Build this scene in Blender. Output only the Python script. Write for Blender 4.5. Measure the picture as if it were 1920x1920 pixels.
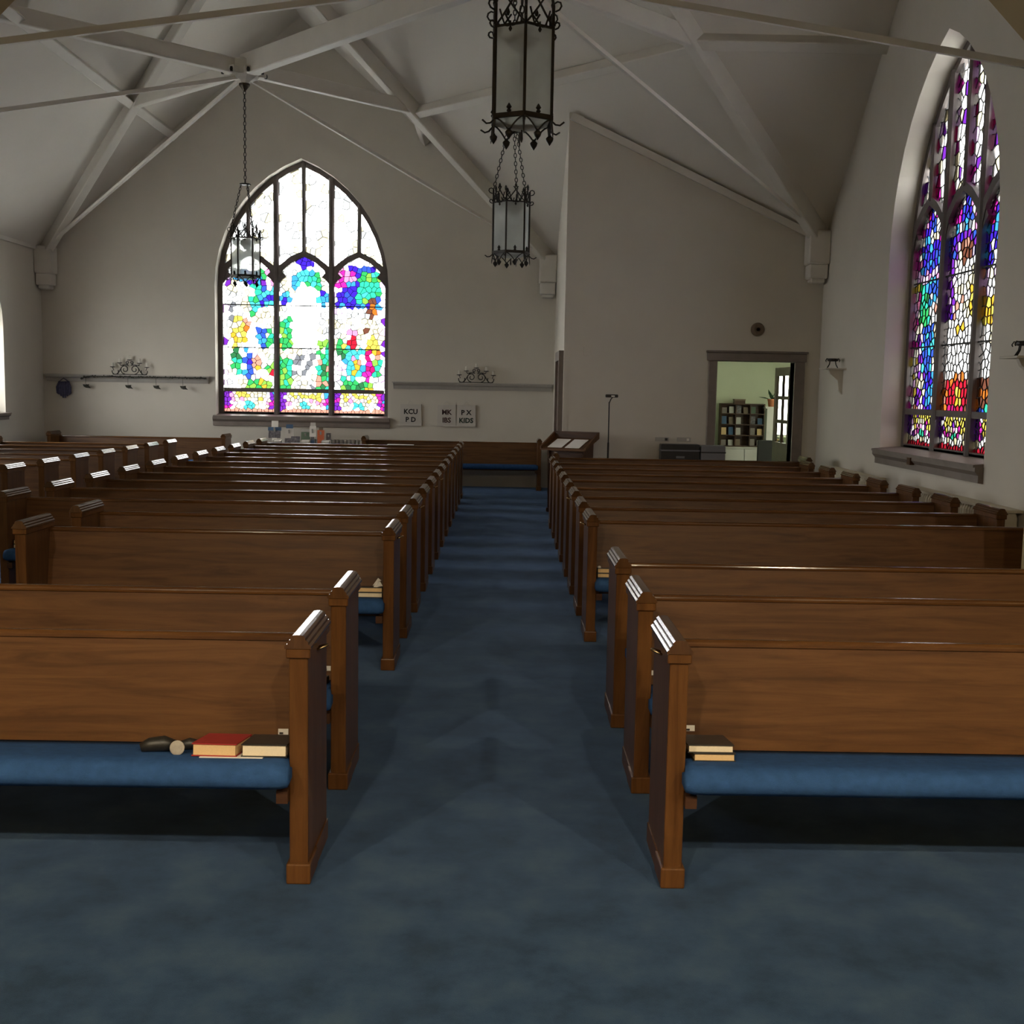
import bpy, math, random
from mathutils import Vector, Matrix
from mathutils.geometry import tessellate_polygon

random.seed(7)
for o in list(bpy.data.objects):
    bpy.data.objects.remove(o, do_unlink=True)
SC = bpy.context.scene
COL = SC.collection
PI = math.pi

# ------------------------------------------------------------------ camera, sky, lamps, exposure
cam_data = bpy.data.cameras.new('camera')
cam = bpy.data.objects.new('camera', cam_data)
COL.objects.link(cam)
cam_data.sensor_width = 36.0
cam_data.sensor_fit = 'HORIZONTAL'
cam_data.lens = 2140.0 / 1920.0 * 36.0
cam_data.clip_start = 0.05
cam_data.clip_end = 500
cam.matrix_world = Matrix((
    (0.99982438, -0.01718778, -0.00746984, 0.0),
    (-0.00557473, 0.10777802, -0.99415935, 0.0),
    (0.01789248, 0.9940264, 0.10766328, 1.75),
    (0, 0, 0, 1)))
SC.camera = cam

SKY = 18.0
world = bpy.data.worlds.new('overcast_sky')
SC.world = world
world.use_nodes = True
bg = world.node_tree.nodes['Background']
bg.inputs['Color'].default_value = (1.0, 0.995, 0.98, 1)
bg.inputs['Strength'].default_value = SKY

SC.view_settings.view_transform = 'Standard'
SC.view_settings.look = 'None'
SC.view_settings.gamma = 1.0
SC.view_settings.use_curve_mapping = False
SC.view_settings.exposure = 1.0


def portal(name, loc, rot, sx, sy):
    l = bpy.data.lights.new(name, 'AREA')
    l.shape = 'RECTANGLE'
    l.size, l.size_y = sx, sy
    l.cycles.is_portal = True
    o = bpy.data.objects.new(name, l)
    COL.objects.link(o)
    o.location = loc
    o.rotation_euler = rot
    return o


# daylight openings (sampling guides for the sky through the windows)
portal('window_daylight', (-3.6, 20.66, 3.4), (-PI / 2, 0, 0), 3.1, 4.7)
portal('window_daylight', (4.93, 12.34, 3.35), (0, PI / 2, 0), 4.7, 3.1)
portal('window_daylight', (-8.52, 17.2, 3.35), (0, -PI / 2, 0), 4.7, 3.1)
portal('window_daylight', (-8.52, 11.6, 2.6), (0, -PI / 2, 0), 2.9, 3.1)  # guide for the added left window
portal('window_daylight', (5.75, 18.6, 1.7), (0, PI / 2, 0), 1.8, 2.1)

FILL_LAMP = 250.0     # watts, each added warm fill lamp behind the camera

# ------------------------------------------------------------------ materials
MATS = {}


def nt(name):
    m = bpy.data.materials.new(name)
    m.use_nodes = True
    MATS[name] = m
    return m, m.node_tree.nodes, m.node_tree.links, m.node_tree.nodes['Principled BSDF']


def plain(name, col, rough=0.6, metal=0.0, spec=0.5, noise=0.0, nscale=8.0, bump=0.0, bscale=60.0):
    m, N, L, b = nt(name)
    b.inputs['Base Color'].default_value = (*col, 1)
    b.inputs['Roughness'].default_value = rough
    b.inputs['Metallic'].default_value = metal
    b.inputs['Specular IOR Level'].default_value = spec
    if noise > 0 or bump > 0:
        tc = N.new('ShaderNodeTexCoord')
    if noise > 0:
        n = N.new('ShaderNodeTexNoise')
        n.inputs['Scale'].default_value = nscale
        n.inputs['Detail'].default_value = 4
        L.new(tc.outputs['Object'], n.inputs['Vector'])
        r = N.new('ShaderNodeValToRGB')
        r.color_ramp.elements[0].position = 0.3
        r.color_ramp.elements[1].position = 0.7
        r.color_ramp.elements[0].color = (*[c * (1 - noise) for c in col], 1)
        r.color_ramp.elements[1].color = (*[min(1, c * (1 + noise)) for c in col], 1)
        L.new(n.outputs['Fac'], r.inputs['Fac'])
        L.new(r.outputs['Color'], b.inputs['Base Color'])
    if bump > 0:
        n2 = N.new('ShaderNodeTexNoise')
        n2.inputs['Scale'].default_value = bscale
        n2.inputs['Detail'].default_value = 3
        L.new(tc.outputs['Object'], n2.inputs['Vector'])
        bp = N.new('ShaderNodeBump')
        bp.inputs['Strength'].default_value = bump
        bp.inputs['Distance'].default_value = 0.01
        L.new(n2.outputs['Fac'], bp.inputs['Height'])
        L.new(bp.outputs['Normal'], b.inputs['Normal'])
    return m


def wood(name, dark, light, axis='x', rough=0.32):
    m, N, L, b = nt(name)
    tc = N.new('ShaderNodeTexCoord')
    oi = N.new('ShaderNodeObjectInfo')
    ad = N.new('ShaderNodeVectorMath')
    ad.operation = 'ADD'
    sc = N.new('ShaderNodeMath')
    sc.operation = 'MULTIPLY'
    sc.inputs[1].default_value = 37.0
    L.new(oi.outputs['Random'], sc.inputs[0])
    L.new(tc.outputs['Object'], ad.inputs[0])
    L.new(sc.outputs['Value'], ad.inputs[1])
    mp = N.new('ShaderNodeMapping')
    mp.inputs['Scale'].default_value = (1.6, 22, 22) if axis == 'x' else (22, 22, 1.6)
    L.new(ad.outputs['Vector'], mp.inputs['Vector'])
    n1 = N.new('ShaderNodeTexNoise')
    n1.inputs['Scale'].default_value = 1.0
    n1.inputs['Detail'].default_value = 6
    n1.inputs['Roughness'].default_value = 0.65
    n1.inputs['Distortion'].default_value = 0.7
    L.new(mp.outputs['Vector'], n1.inputs['Vector'])
    r = N.new('ShaderNodeValToRGB')
    r.color_ramp.elements[0].position = 0.32
    r.color_ramp.elements[1].position = 0.68
    r.color_ramp.elements[0].color = (*dark, 1)
    r.color_ramp.elements[1].color = (*light, 1)
    L.new(n1.outputs['Fac'], r.inputs['Fac'])
    L.new(r.outputs['Color'], b.inputs['Base Color'])
    b.inputs['Roughness'].default_value = rough
    b.inputs['Specular IOR Level'].default_value = 0.5 if rough < .2 else 0.28
    bp = N.new('ShaderNodeBump')
    bp.inputs['Strength'].default_value = 0.06
    bp.inputs['Distance'].default_value = 0.004
    L.new(n1.outputs['Fac'], bp.inputs['Height'])
    L.new(bp.outputs['Normal'], b.inputs['Normal'])
    return m


def carpet_mat():
    m, N, L, b = nt('carpet')
    tc = N.new('ShaderNodeTexCoord')
    n1 = N.new('ShaderNodeTexNoise')
    n1.inputs['Scale'].default_value = 3.4
    n1.inputs['Detail'].default_value = 7
    n1.inputs['Roughness'].default_value = 0.62
    L.new(tc.outputs['Object'], n1.inputs['Vector'])
    r = N.new('ShaderNodeValToRGB')
    r.color_ramp.elements[0].position = 0.36
    r.color_ramp.elements[1].position = 0.66
    r.color_ramp.elements[0].color = (0.010, 0.026, 0.048, 1)
    r.color_ramp.elements[1].color = (0.042, 0.078, 0.118, 1)
    mid = r.color_ramp.elements.new(0.5)
    mid.color = (0.021, 0.049, 0.095, 1)
    L.new(n1.outputs['Fac'], r.inputs['Fac'])
    n2 = N.new('ShaderNodeTexNoise')
    n2.inputs['Scale'].default_value = 320
    n2.inputs['Detail'].default_value = 2
    L.new(tc.outputs['Object'], n2.inputs['Vector'])
    mx = N.new('ShaderNodeMixRGB')
    mx.blend_type = 'MULTIPLY'
    mx.inputs['Fac'].default_value = 0.45
    L.new(r.outputs['Color'], mx.inputs['Color1'])
    L.new(n2.outputs['Fac'], mx.inputs['Color2'])
    L.new(mx.outputs['Color'], b.inputs['Base Color'])
    b.inputs['Roughness'].default_value = 0.95
    b.inputs['Specular IOR Level'].default_value = 0.1
    b.inputs['Sheen Weight'].default_value = 0.3
    b.inputs['Sheen Tint'].default_value = (0.35, 0.55, 1.0, 1)
    b.inputs['Sheen Roughness'].default_value = 0.5
    bp = N.new('ShaderNodeBump')
    bp.inputs['Strength'].default_value = 0.15
    bp.inputs['Distance'].default_value = 0.008
    L.new(n2.outputs['Fac'], bp.inputs['Height'])
    L.new(bp.outputs['Normal'], b.inputs['Normal'])
    return m


def glass_mat(name, trans):
    m = bpy.data.materials.new(name)
    m.use_nodes = True
    N, L = m.node_tree.nodes, m.node_tree.links
    N.clear()
    out = N.new('ShaderNodeOutputMaterial')
    t = N.new('ShaderNodeBsdfTransparent')
    # light crosses both faces of a pane
    t.inputs['Color'].default_value = (*[math.sqrt(c) for c in trans], 1)
    g = N.new('ShaderNodeBsdfDiffuse')
    g.inputs['Color'].default_value = (0.02, 0.02, 0.02, 1)
    mx = N.new('ShaderNodeMixShader')
    mx.inputs['Fac'].default_value = 0.04
    L.new(t.outputs[0], mx.inputs[1])
    L.new(g.outputs[0], mx.inputs[2])
    L.new(mx.outputs[0], out.inputs['Surface'])
    MATS[name] = m
    return m


def frosted(name, tcol, tl=0.55):
    m = bpy.data.materials.new(name)
    m.use_nodes = True
    N, L = m.node_tree.nodes, m.node_tree.links
    N.clear()
    out = N.new('ShaderNodeOutputMaterial')
    tc = N.new('ShaderNodeTexCoord')
    nz = N.new('ShaderNodeTexNoise')
    nz.inputs['Scale'].default_value = 5
    nz.inputs['Detail'].default_value = 3
    L.new(tc.outputs['Object'], nz.inputs['Vector'])
    r = N.new('ShaderNodeValToRGB')
    r.color_ramp.elements[0].position = 0.3
    r.color_ramp.elements[1].position = 0.7
    r.color_ramp.elements[0].color = (*[c * 0.84 for c in tcol], 1)
    r.color_ramp.elements[1].color = (*tcol, 1)
    L.new(nz.outputs['Fac'], r.inputs['Fac'])
    t = N.new('ShaderNodeBsdfTransparent')
    L.new(r.outputs['Color'], t.inputs['Color'])
    tr = N.new('ShaderNodeBsdfTranslucent')
    L.new(r.outputs['Color'], tr.inputs['Color'])
    d = N.new('ShaderNodeBsdfDiffuse')
    L.new(r.outputs['Color'], d.inputs['Color'])
    m1 = N.new('ShaderNodeMixShader')
    m1.inputs['Fac'].default_value = 0.25
    L.new(tr.outputs[0], m1.inputs[1])
    L.new(d.outputs[0], m1.inputs[2])
    m2 = N.new('ShaderNodeMixShader')
    m2.inputs['Fac'].default_value = tl
    L.new(t.outputs[0], m2.inputs[1])
    L.new(m1.outputs[0], m2.inputs[2])
    L.new(m2.outputs[0], out.inputs['Surface'])
    MATS[name] = m
    return m


plain('plaster', (0.62, 0.585, 0.52), 0.9, spec=0.2, noise=0.03, nscale=1.5, bump=0.05, bscale=90)
plain('ceiling_paint', (0.71, 0.675, 0.62), 0.9, spec=0.2, noise=0.02, nscale=1.2)
plain('beam_paint', (0.68, 0.65, 0.60), 0.65, spec=0.35, noise=0.03, nscale=4)
plain('vestibule_paint', (0.58, 0.61, 0.47), 0.9, spec=0.2, noise=0.03, nscale=1.5)
plain('chancel_paint', (0.50, 0.40, 0.24), 0.9, spec=0.2, noise=0.03, nscale=1.5)
plain('trim_wood', (0.20, 0.165, 0.145), 0.5, noise=0.12, nscale=6)
plain('frame_stone', (0.12, 0.10, 0.095), 0.55, noise=0.1, nscale=9)
plain('shelf_paint', (0.42, 0.40, 0.37), 0.6, noise=0.05)
wood('oak', (0.064, 0.0255, 0.0080), (0.138, 0.061, 0.0195), 'x', 0.42)
wood('oak_rail', (0.068, 0.028, 0.0092), (0.145, 0.065, 0.022), 'x', 0.13)
wood('oak_upright', (0.065, 0.0257, 0.0074), (0.136, 0.059, 0.0175), 'z', 0.30)
wood('oak_cap', (0.06, 0.027, 0.011), (0.10, 0.047, 0.018), 'z', 0.13)
wood('dark_wood', (0.045, 0.02, 0.011), (0.09, 0.042, 0.022), 'x', 0.35)
carpet_mat()
plain('cushion', (0.028, 0.078, 0.205), 0.92, spec=0.1, noise=0.12, nscale=30, bump=0.15, bscale=300)
plain('iron', (0.035, 0.032, 0.03), 0.5, metal=0.6, noise=0.2, nscale=20)
plain('bronze', (0.07, 0.055, 0.04), 0.45, metal=0.7, noise=0.2, nscale=14)
plain('brass', (0.55, 0.40, 0.22), 0.25, metal=1.0)
plain('lead', (0.03, 0.03, 0.032), 0.6, metal=0.2)
plain('black_cover', (0.018, 0.017, 0.015), 0.45, noise=0.2, nscale=40)
plain('red_cover', (0.35, 0.02, 0.02), 0.5, noise=0.1, nscale=30)
plain('pages', (0.80, 0.70, 0.52), 0.85, noise=0.05, nscale=200)
plain('pages_tan', (0.74, 0.52, 0.27), 0.85, noise=0.05, nscale=200)
plain('paper', (0.80, 0.77, 0.72), 0.8)
plain('black_plastic', (0.015, 0.015, 0.016), 0.4)
plain('grey_plastic', (0.17, 0.17, 0.19), 0.5)
plain('disc_grey', (0.38, 0.35, 0.30), 0.6, noise=0.1, nscale=60)
plain('radiator_paint', (0.62, 0.56, 0.43), 0.5)
plain('terracotta', (0.45, 0.16, 0.07), 0.8)
plain('leaf', (0.03, 0.08, 0.03), 0.6)
plain('wax', (0.72, 0.70, 0.63), 0.5)
plain('blue_cloth', (0.07, 0.07, 0.13), 0.95, noise=0.3, nscale=25)
plain('brown_disc', (0.16, 0.115, 0.075), 0.6, noise=0.15, nscale=20)
plain('orange_print', (0.55, 0.13, 0.05), 0.7)
plain('blue_print', (0.06, 0.12, 0.22), 0.7)
plain('photo_print', (0.12, 0.11, 0.12), 0.6, noise=0.7, nscale=30)
plain('green_print', (0.10, 0.15, 0.10), 0.7)
plain('ink', (0.02, 0.018, 0.018), 0.8)
plain('ink_brown', (0.05, 0.02, 0.02), 0.8)
plain('ink_green', (0.015, 0.035, 0.025), 0.8)
plain('bag_paper', (0.56, 0.53, 0.49), 0.85)
plain('ivy', (0.05, 0.05, 0.04), 0.8)
plain('outdoor_ground', (0.55, 0.56, 0.55), 0.95, noise=0.1, nscale=0.3)
plain('steel', (0.5, 0.5, 0.5), 0.3, metal=1.0)
frosted('lantern_glass', (0.95, 0.97, 0.96), 0.38)
glass_mat('clear_glass', (0.85, 0.88, 0.82))
glass_mat('vestibule_glass', (0.22, 0.235, 0.18))

# stained glass: transmission = wanted colour through this sky
GL = {
    'white': (0.56, 0.56, 0.55), 'milk': (0.11, 0.11, 0.107), 'cream': (0.052, 0.047, 0.030), 'pale': (0.034, 0.036, 0.036),
    'lilac': (0.085, 0.055, 0.10), 'pink': (0.075, 0.025, 0.05), 'magenta': (0.045, 0.002, 0.03),
    'purple': (0.014, 0.002, 0.035), 'indigo': (0.004, 0.0015, 0.045), 'blue': (0.003, 0.008, 0.05),
    'azure': (0.004, 0.028, 0.065), 'cyan': (0.006, 0.055, 0.062), 'teal': (0.003, 0.05, 0.03),
    'green': (0.003, 0.035, 0.009), 'deepgreen': (0.0025, 0.014, 0.005), 'lime': (0.02, 0.045, 0.006),
    'yellow': (0.07, 0.055, 0.008), 'gold': (0.065, 0.035, 0.003), 'orange': (0.055, 0.014, 0.002),
    'red': (0.045, 0.0012, 0.003), 'crimson': (0.04, 0.001, 0.012), 'brown': (0.014, 0.005, 0.003),
    'grey': (0.016, 0.017, 0.019), 'salmon': (0.06, 0.025, 0.018), 'palegreen': (0.06, 0.085, 0.055),
}
for k, v in GL.items():
    glass_mat('glass_' + k, v if k in ('white', 'cream', 'pale', 'milk') else tuple(c * 0.75 for c in v))
M = MATS


# ------------------------------------------------------------------ mesh helpers
class MB:
    def __init__(self):
        self.v, self.f = [], []

    def add(self, verts, faces):
        n = len(self.v)
        self.v += [tuple(p) for p in verts]
        self.f += [tuple(i + n for i in f) for f in faces]
        return self

    def box(self, x0, x1, y0, y1, z0, z1):
        return self.add([(x0, y0, z0), (x1, y0, z0), (x1, y1, z0), (x0, y1, z0), (x0, y0, z1), (x1, y0, z1), (x1, y1, z1), (x0, y1, z1)],
                        [(0, 3, 2, 1), (4, 5, 6, 7), (0, 1, 5, 4), (1, 2, 6, 5), (2, 3, 7, 6), (3, 0, 4, 7)])

    def prism(self, poly, a0, a1, axis='y'):
        """poly: 2-d points; extruded along axis from a0 to a1"""
        n = len(poly)

        def P(p, a):
            if axis == 'y':
                return (p[0], a, p[1])
            if axis == 'x':
                return (a, p[0], p[1])
            return (p[0], p[1], a)
        vs = [P(p, a0) for p in poly] + [P(p, a1) for p in poly]
        fs = [tuple(range(n)), tuple(range(2 * n - 1, n - 1, -1))]
        fs += [(i, n + i, n + (i + 1) % n, (i + 1) % n) for i in range(n)]
        return self.add(vs, fs)

    def beam(self, a, b, w, d, up=(0, 0, 1), drop=0.0):
        a, b = Vector(a), Vector(b)
        t = (b - a).normalized()
        s = t.cross(Vector(up))
        s.normalize()
        u = s.cross(t).normalized()
        a = a - u * drop
        b = b - u * drop
        vs = []
        for p in (a, b):
            for (i, j) in ((-1, -1), (1, -1), (1, 1), (-1, 1)):
                vs.append(p + s * (i * w / 2) + u * (j * d / 2))
        return self.add(vs, [(0, 1, 2, 3), (7, 6, 5, 4), (0, 4, 5, 1), (1, 5, 6, 2), (2, 6, 7, 3), (3, 7, 4, 0)])

    def tube(self, pts, r, n=6, closed=False):
        pts = [Vector(p) for p in pts]
        m = len(pts)
        vs, fs = [], []
        prev = None
        for i, p in enumerate(pts):
            if closed:
                t = pts[(i + 1) % m] - pts[i - 1]
            else:
                t = pts[min(i + 1, m - 1)] - pts[max(i - 1, 0)]
            t.normalize()
            if prev is None:
                ref = Vector((0, 0, 1)) if abs(t.z) < 0.9 else Vector((0, 1, 0))
                s = t.cross(ref).normalized()
            else:
                s = (prev - t * prev.dot(t)).normalized()
            prev = s
            u = t.cross(s)
            rr = r[i] if isinstance(r, (list, tuple)) else r
            for k in range(n):
                a = 2 * PI * k / n
                vs.append(p + s * (rr * math.cos(a)) + u * (rr * math.sin(a)))
        segs = m if closed else m - 1
        for i in range(segs):
            for k in range(n):
                a, b = i * n, ((i + 1) % m) * n
                fs.append((a + k, a + (k + 1) % n, b + (k + 1) % n, b + k))
        if not closed:
            fs.append(tuple(range(n - 1, -1, -1)))
            fs.append(tuple((m - 1) * n + k for k in range(n)))
        return self.add(vs, fs)

    def lathe(self, prof, n=12, c=(0, 0, 0), phase=0.0):
        vs, fs = [], []
        for (r, z) in prof:
            for k in range(n):
                a = 2 * PI * k / n + phase
                vs.append((c[0] + r * math.cos(a), c[1] + r * math.sin(a), c[2] + z))
        for i in range(len(prof) - 1):
            for k in range(n):
                fs.append((i * n + k, i * n + (k + 1) % n, (i + 1) * n + (k + 1) % n, (i + 1) * n + k))
        fs.append(tuple(range(n - 1, -1, -1)))
        fs.append(tuple((len(prof) - 1) * n + k for k in range(n)))
        return self.add(vs, fs)

    def mesh(self, name, mat, smooth=False):
        me = bpy.data.meshes.new(name)
        me.from_pydata(self.v, [], self.f)
        if mat:
            me.materials.append(M[mat] if isinstance(mat, str) else mat)
        if smooth:
            me.polygons.foreach_set('use_smooth', [True] * len(me.polygons))
        me.update()
        return me

    def build(self, name, mat, parent=None, smooth=False, loc=None, bevel=0.0, seg=2):
        return link(name, self.mesh(name, mat, smooth), parent, loc, bevel, seg)


def link(name, me, parent=None, loc=None, bevel=0.0, seg=2):
    o = bpy.data.objects.new(name, me)
    COL.objects.link(o)
    if parent:
        o.parent = parent
    if loc:
        o.location = loc
    if bevel > 0:
        b = o.modifiers.new('bevel', 'BEVEL')
        b.width = bevel
        b.segments = seg
        b.limit_method = 'ANGLE'
    return o


def tag(o, label=None, cat=None, group=None, kind=None):
    if label:
        o['label'] = label
    if cat:
        o['category'] = cat
    if group:
        o['group'] = group
    if kind:
        o['kind'] = kind
    return o


def thing(name, label, cat, loc=(0, 0, 0), rz=0.0, group=None, kind=None):
    o = bpy.data.objects.new(name, None)
    o.empty_display_size = 0.1
    COL.objects.link(o)
    o.location = loc
    o.rotation_euler = (0, 0, rz)
    return tag(o, label, cat, group, kind)


def copy_tree(o, parent=None):
    c = o.copy()
    COL.objects.link(c)
    c.parent = parent
    for ch in list(o.children):
        copy_tree(ch, c)
    return c


def struct(o, label=None, cat=None):
    return tag(o, label, cat, None, 'structure')


def solid_wall(name, outline, holes, mat, P, Q, reveal_mat=None):
    """outline and holes in 2-d; P maps (a, b) to the room face, Q to the outer face"""
    mb = MB()
    loops = [outline] + holes
    flat = [p for l in loops for p in l]
    tris = tessellate_polygon([[Vector((p[0], p[1], 0)) for p in l] for l in loops])
    vin = [P(*p) for p in flat]
    vout = [Q(*p) for p in flat]
    n = len(flat)
    mb.add(vin + vout, [tuple(t) for t in tris] + [tuple(i + n for i in reversed(t)) for t in tris])
    k = 0
    for l in loops:
        m = len(l)
        mb.f += [(k + i, k + (i + 1) % m, n + k + (i + 1) % m, n + k + i) for i in range(m)]
        k += m
    return struct(mb.build(name, mat))


# ------------------------------------------------------------------ layout constants (metres)
XL, XR, XC = -8.15, 0.85, -3.62          # nave side walls and ridge
YB = 20.3                                 # back wall
YD = 16.7                                 # wall with the doorway
XW = 4.56                                 # wall with the tall side window
YA = 7.3                                  # chancel arch
ZE, ZP = 4.0, 8.0                         # eaves, ridge
P1 = Vector((XC, 16.07, ZP))
P2 = Vector((0.05, 12.2, ZP))
N1 = Vector((XC, 16.07, 6.0))
N2 = Vector((0.05, 12.2, 6.0))
WW, WH, WS = 3.04, 4.47, 2.28             # window width, height, springing
WR = ((WW / 2) ** 2 + (WH - WS) ** 2) / WW


def arch_pts(inset=0.0, n=9, z0=0.0):
    """pointed arch outline, counter-clockwise from bottom right"""
    a = WW / 2
    c = WR - a
    r = WR - inset
    pts = [(-(a - inset), z0), (a - inset, z0)]
    amax = math.acos(c / r)
    for i in range(n + 1):
        t = amax * i / n
        pts.append((-c + r * math.cos(t), WS + r * math.sin(t)))
    for i in range(n - 1, -1, -1):
        t = amax * i / n
        pts.append((c - r * math.cos(t), WS + r * math.sin(t)))
    return pts


def arch_z(x, inset=0.0):
    a = WW / 2
    c = WR - a
    return WS + math.sqrt(max(0.0, (WR - inset) ** 2 - (abs(x) + c) ** 2))


# ------------------------------------------------------------------ room shell
BW_X, BW_Z = -3.6, 1.17          # back window
RW_Y, RW_Z = 12.34, 1.09         # side window
LW_Y, LW2_Y, LW_Z = 17.22, 11.6, 1.2          # left window; the second one is added for its light

struct(MB().box(-8.6, 5.9, -6.2, 21.9, -0.12, 0.0).build('floor', 'carpet'), 'slate blue carpet covering the church floor', 'floor')
struct(MB().box(-90, 90, -70, 110, -1.6, -1.5).build('ground', 'outdoor_ground'), 'pale bare ground outside the windows', 'ground')

TH = 0.42
solid_wall('wall_back', [(XL - .45, 0), (XR + .2, 0), (XR + .2, ZE - .2), (XC, ZP + .02), (XL - .45, ZE - .4)],
           [[(BW_X + p[0], BW_Z + p[1]) for p in arch_pts()]], 'plaster',
           lambda a, b: (a, YB, b), lambda a, b: (a, YB + TH, b))
solid_wall('wall_left', [(YA, 0), (YB, 0), (YB, ZE + .02), (YA, ZE + .02)],
           [[(yy + p[0], LW_Z + p[1] * 0.62) for p in arch_pts()] for yy in (LW_Y, LW2_Y)], 'plaster',
           lambda a, b: (XL, a, b), lambda a, b: (XL - TH, a, b))
solid_wall('wall_right', [(YA, 0), (YD + .25, 0), (YD + .25, ZE - .2), (P2.y, ZP + .02), (YA, ZP + .02)],
           [[(RW_Y + p[0], RW_Z + p[1]) for p in arch_pts()]], 'plaster',
           lambda a, b: (XW, a, b), lambda a, b: (XW + TH, a, b))
DX0, DX1, DZ = 3.07, 4.19, 2.2


def diag_z(x, y):
    return ZE + (ZP - ZE) * (21.2 - (x + y)) / 8.85


solid_wall('wall_doorway', [(XR, 0), (DX0, 0), (DX0, DZ), (DX1, DZ), (DX1, 0), (XW + .05, 0), (XW + .05, diag_z(XW + .05, YD)), (XR, diag_z(XR, YD))],
           [], 'plaster', lambda a, b: (a, YD, b), lambda a, b: (a, YD + 0.22, b))
solid_wall('wall_inner', [(YD + .001, 0), (YB, 0), (YB, diag_z(XR, YB)), (YD + .001, diag_z(XR, YD))],
           [], 'plaster', lambda a, b: (XR, a, b), lambda a, b: (XR + 0.2, a, b))
solid_wall('wall_chancel', [(-8.6, 0), (-3.5, 0), (-3.5, 3.82), (-.1, 7.25), (.1, 7.25), (3.5, 3.82), (3.5, 0), (5.9, 0), (5.9, 8.2), (-8.6, 8.2)],
           [], 'chancel_paint', lambda a, b: (a, YA, b), lambda a, b: (a, YA + 0.3, b))
# chancel behind the camera
struct(MB().box(-5.9, -5.6, -6.2, YA, 0, 7.3).build('wall_chancel_left', 'chancel_paint'))
struct(MB().box(5.6, 5.9, -6.2, YA, 0, 7.3).build('wall_chancel_right', 'chancel_paint'))
struct(MB().box(-5.9, 5.9, -6.5, -6.2, 0, 7.3).build('wall_front', 'chancel_paint'))

# ceiling planes
cm = MB()


def poly(pts):
    cm.add(pts, [tuple(range(len(pts)))])


e = 0.6                                   # overhang past the wall faces
sl = (ZP - ZE) / (XC - XL)
poly([(XL - e, YA, ZE - e * sl), (XC, YA, ZP), (XC, YB + e, ZP), (XL - e, YB + e, ZE - e * sl)])
C2 = Vector((XR, YB, ZE))
C3 = Vector((XW, YD, ZE))
poly([tuple(P1), tuple(C2 + (C2 - P1) * 0.12), (XR + .55, YB + e, ZE - .48), (XC, YB + e, ZP)])
q2 = C2 + (C2 - P1) * 0.12
q3 = C3 + (C3 - P2) * 0.12
cm.add([tuple(P1), tuple(P2), tuple(q3), tuple(q2)], [(0, 1, 2), (0, 2, 3)])
poly([tuple(P2), (XW + e, P2.y, ZP), (XW + e, YD + .5, ZE - .45), tuple(q3)])
poly([(XC, YA, ZP), (XW + e, YA, ZP), (XW + e, P2.y, ZP), tuple(P2), tuple(P1)])
poly([(-5.9, -6.5, 7.3), (5.9, -6.5, 7.3), (5.9, YA, 7.3), (-5.9, YA, 7.3)])
struct(cm.build('ceiling', 'ceiling_paint'), 'white pitched plaster ceiling', 'ceiling')

# vestibule beyond the doorway
VX0, VX1, VY1, VH = 2.0, 5.7, 21.6, 2.9
solid_wall('wall_vestibule_back', [(VX0 - .2, 0), (VX1 + .2, 0), (VX1 + .2, VH), (VX0 - .2, VH)], [[(5.13, .93), (5.52, .93), (5.52, 2.2), (5.13, 2.2)]],
           'vestibule_paint', lambda a, b: (a, VY1, b), lambda a, b: (a, VY1 + .2, b))
struct(MB().box(VX0 - .2, VX0, YD + .22, VY1 + .2, 0, VH).build('wall_vestibule_left', 'vestibule_paint'))
solid_wall('wall_vestibule_right', [(YD + .2, 0), (VY1, 0), (VY1, VH), (YD + .2, VH)], [[(17.6, .8), (19.6, .8), (19.6, 2.55), (17.6, 2.55)]],
           'vestibule_paint', lambda a, b: (VX1, a, b), lambda a, b: (VX1 + .2, a, b))
struct(MB().box(VX0 - .2, VX1 + .2, YD + .22, VY1 + .2, VH, VH + .1).build('ceiling_vestibule', 'ceiling_paint'))
struct(MB().box(XW + .05, VX1 + .2, YD - .02, YD + .22, 0, VH + .1).build('wall_vestibule_front', 'vestibule_paint'))
w4 = tag(thing('window_4', 'plain unseen window in the vestibule side wall, kept for its daylight', 'window', (VX1 + .1, 18.6, .8)), kind='structure')  # out of view, kept to let daylight into the vestibule
fb = MB()
for y in (-1.0, -0.33, 0.33, 0.96):
    fb.box(-.03, .03, y, y + .05, 0, 1.75)
for z in (0, .85, 1.7):
    fb.box(-.03, .03, -1.0, 1.0, z, z + .05)
fb.build('window_frame', 'shelf_paint', w4)
w6 = tag(thing('window_6', 'narrow bright window in the vestibule back wall', 'window', (5.325, VY1 + .1, .93)), kind='structure')
for x0, x1, z0, z1 in ((-.195, .195, 0, .04), (-.195, .195, 1.23, 1.27), (-.195, -.165, 0, 1.27), (.165, .195, 0, 1.27)):
    MB().box(x0, x1, -.03, .03, z0, z1).build('window_frame', 'shelf_paint', w6)
MB().box(-.165, .165, -.004, .004, .04, 1.23).build('pane', 'clear_glass', w6)
for y in (-.95, -.28, .38):
    for z in (.05, .90):
        MB().box(-.004, .004, y, y + .61, z, z + .80).build('pane', 'vestibule_glass', w4)


# ------------------------------------------------------------------ stained glass windows
def clip(poly_, a, b, c):
    """keep a*x + b*y <= c"""
    out = []
    n = len(poly_)
    for i in range(n):
        p, q = poly_[i], poly_[(i + 1) % n]
        dp, dq = a * p[0] + b * p[1] - c, a * q[0] + b * q[1] - c
        if dp <= 0:
            out.append(p)
        if (dp < 0 < dq) or (dq < 0 < dp):
            t = dp / (dp - dq)
            out.append((p[0] + t * (q[0] - p[0]), p[1] + t * (q[1] - p[1])))
    return out


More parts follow.
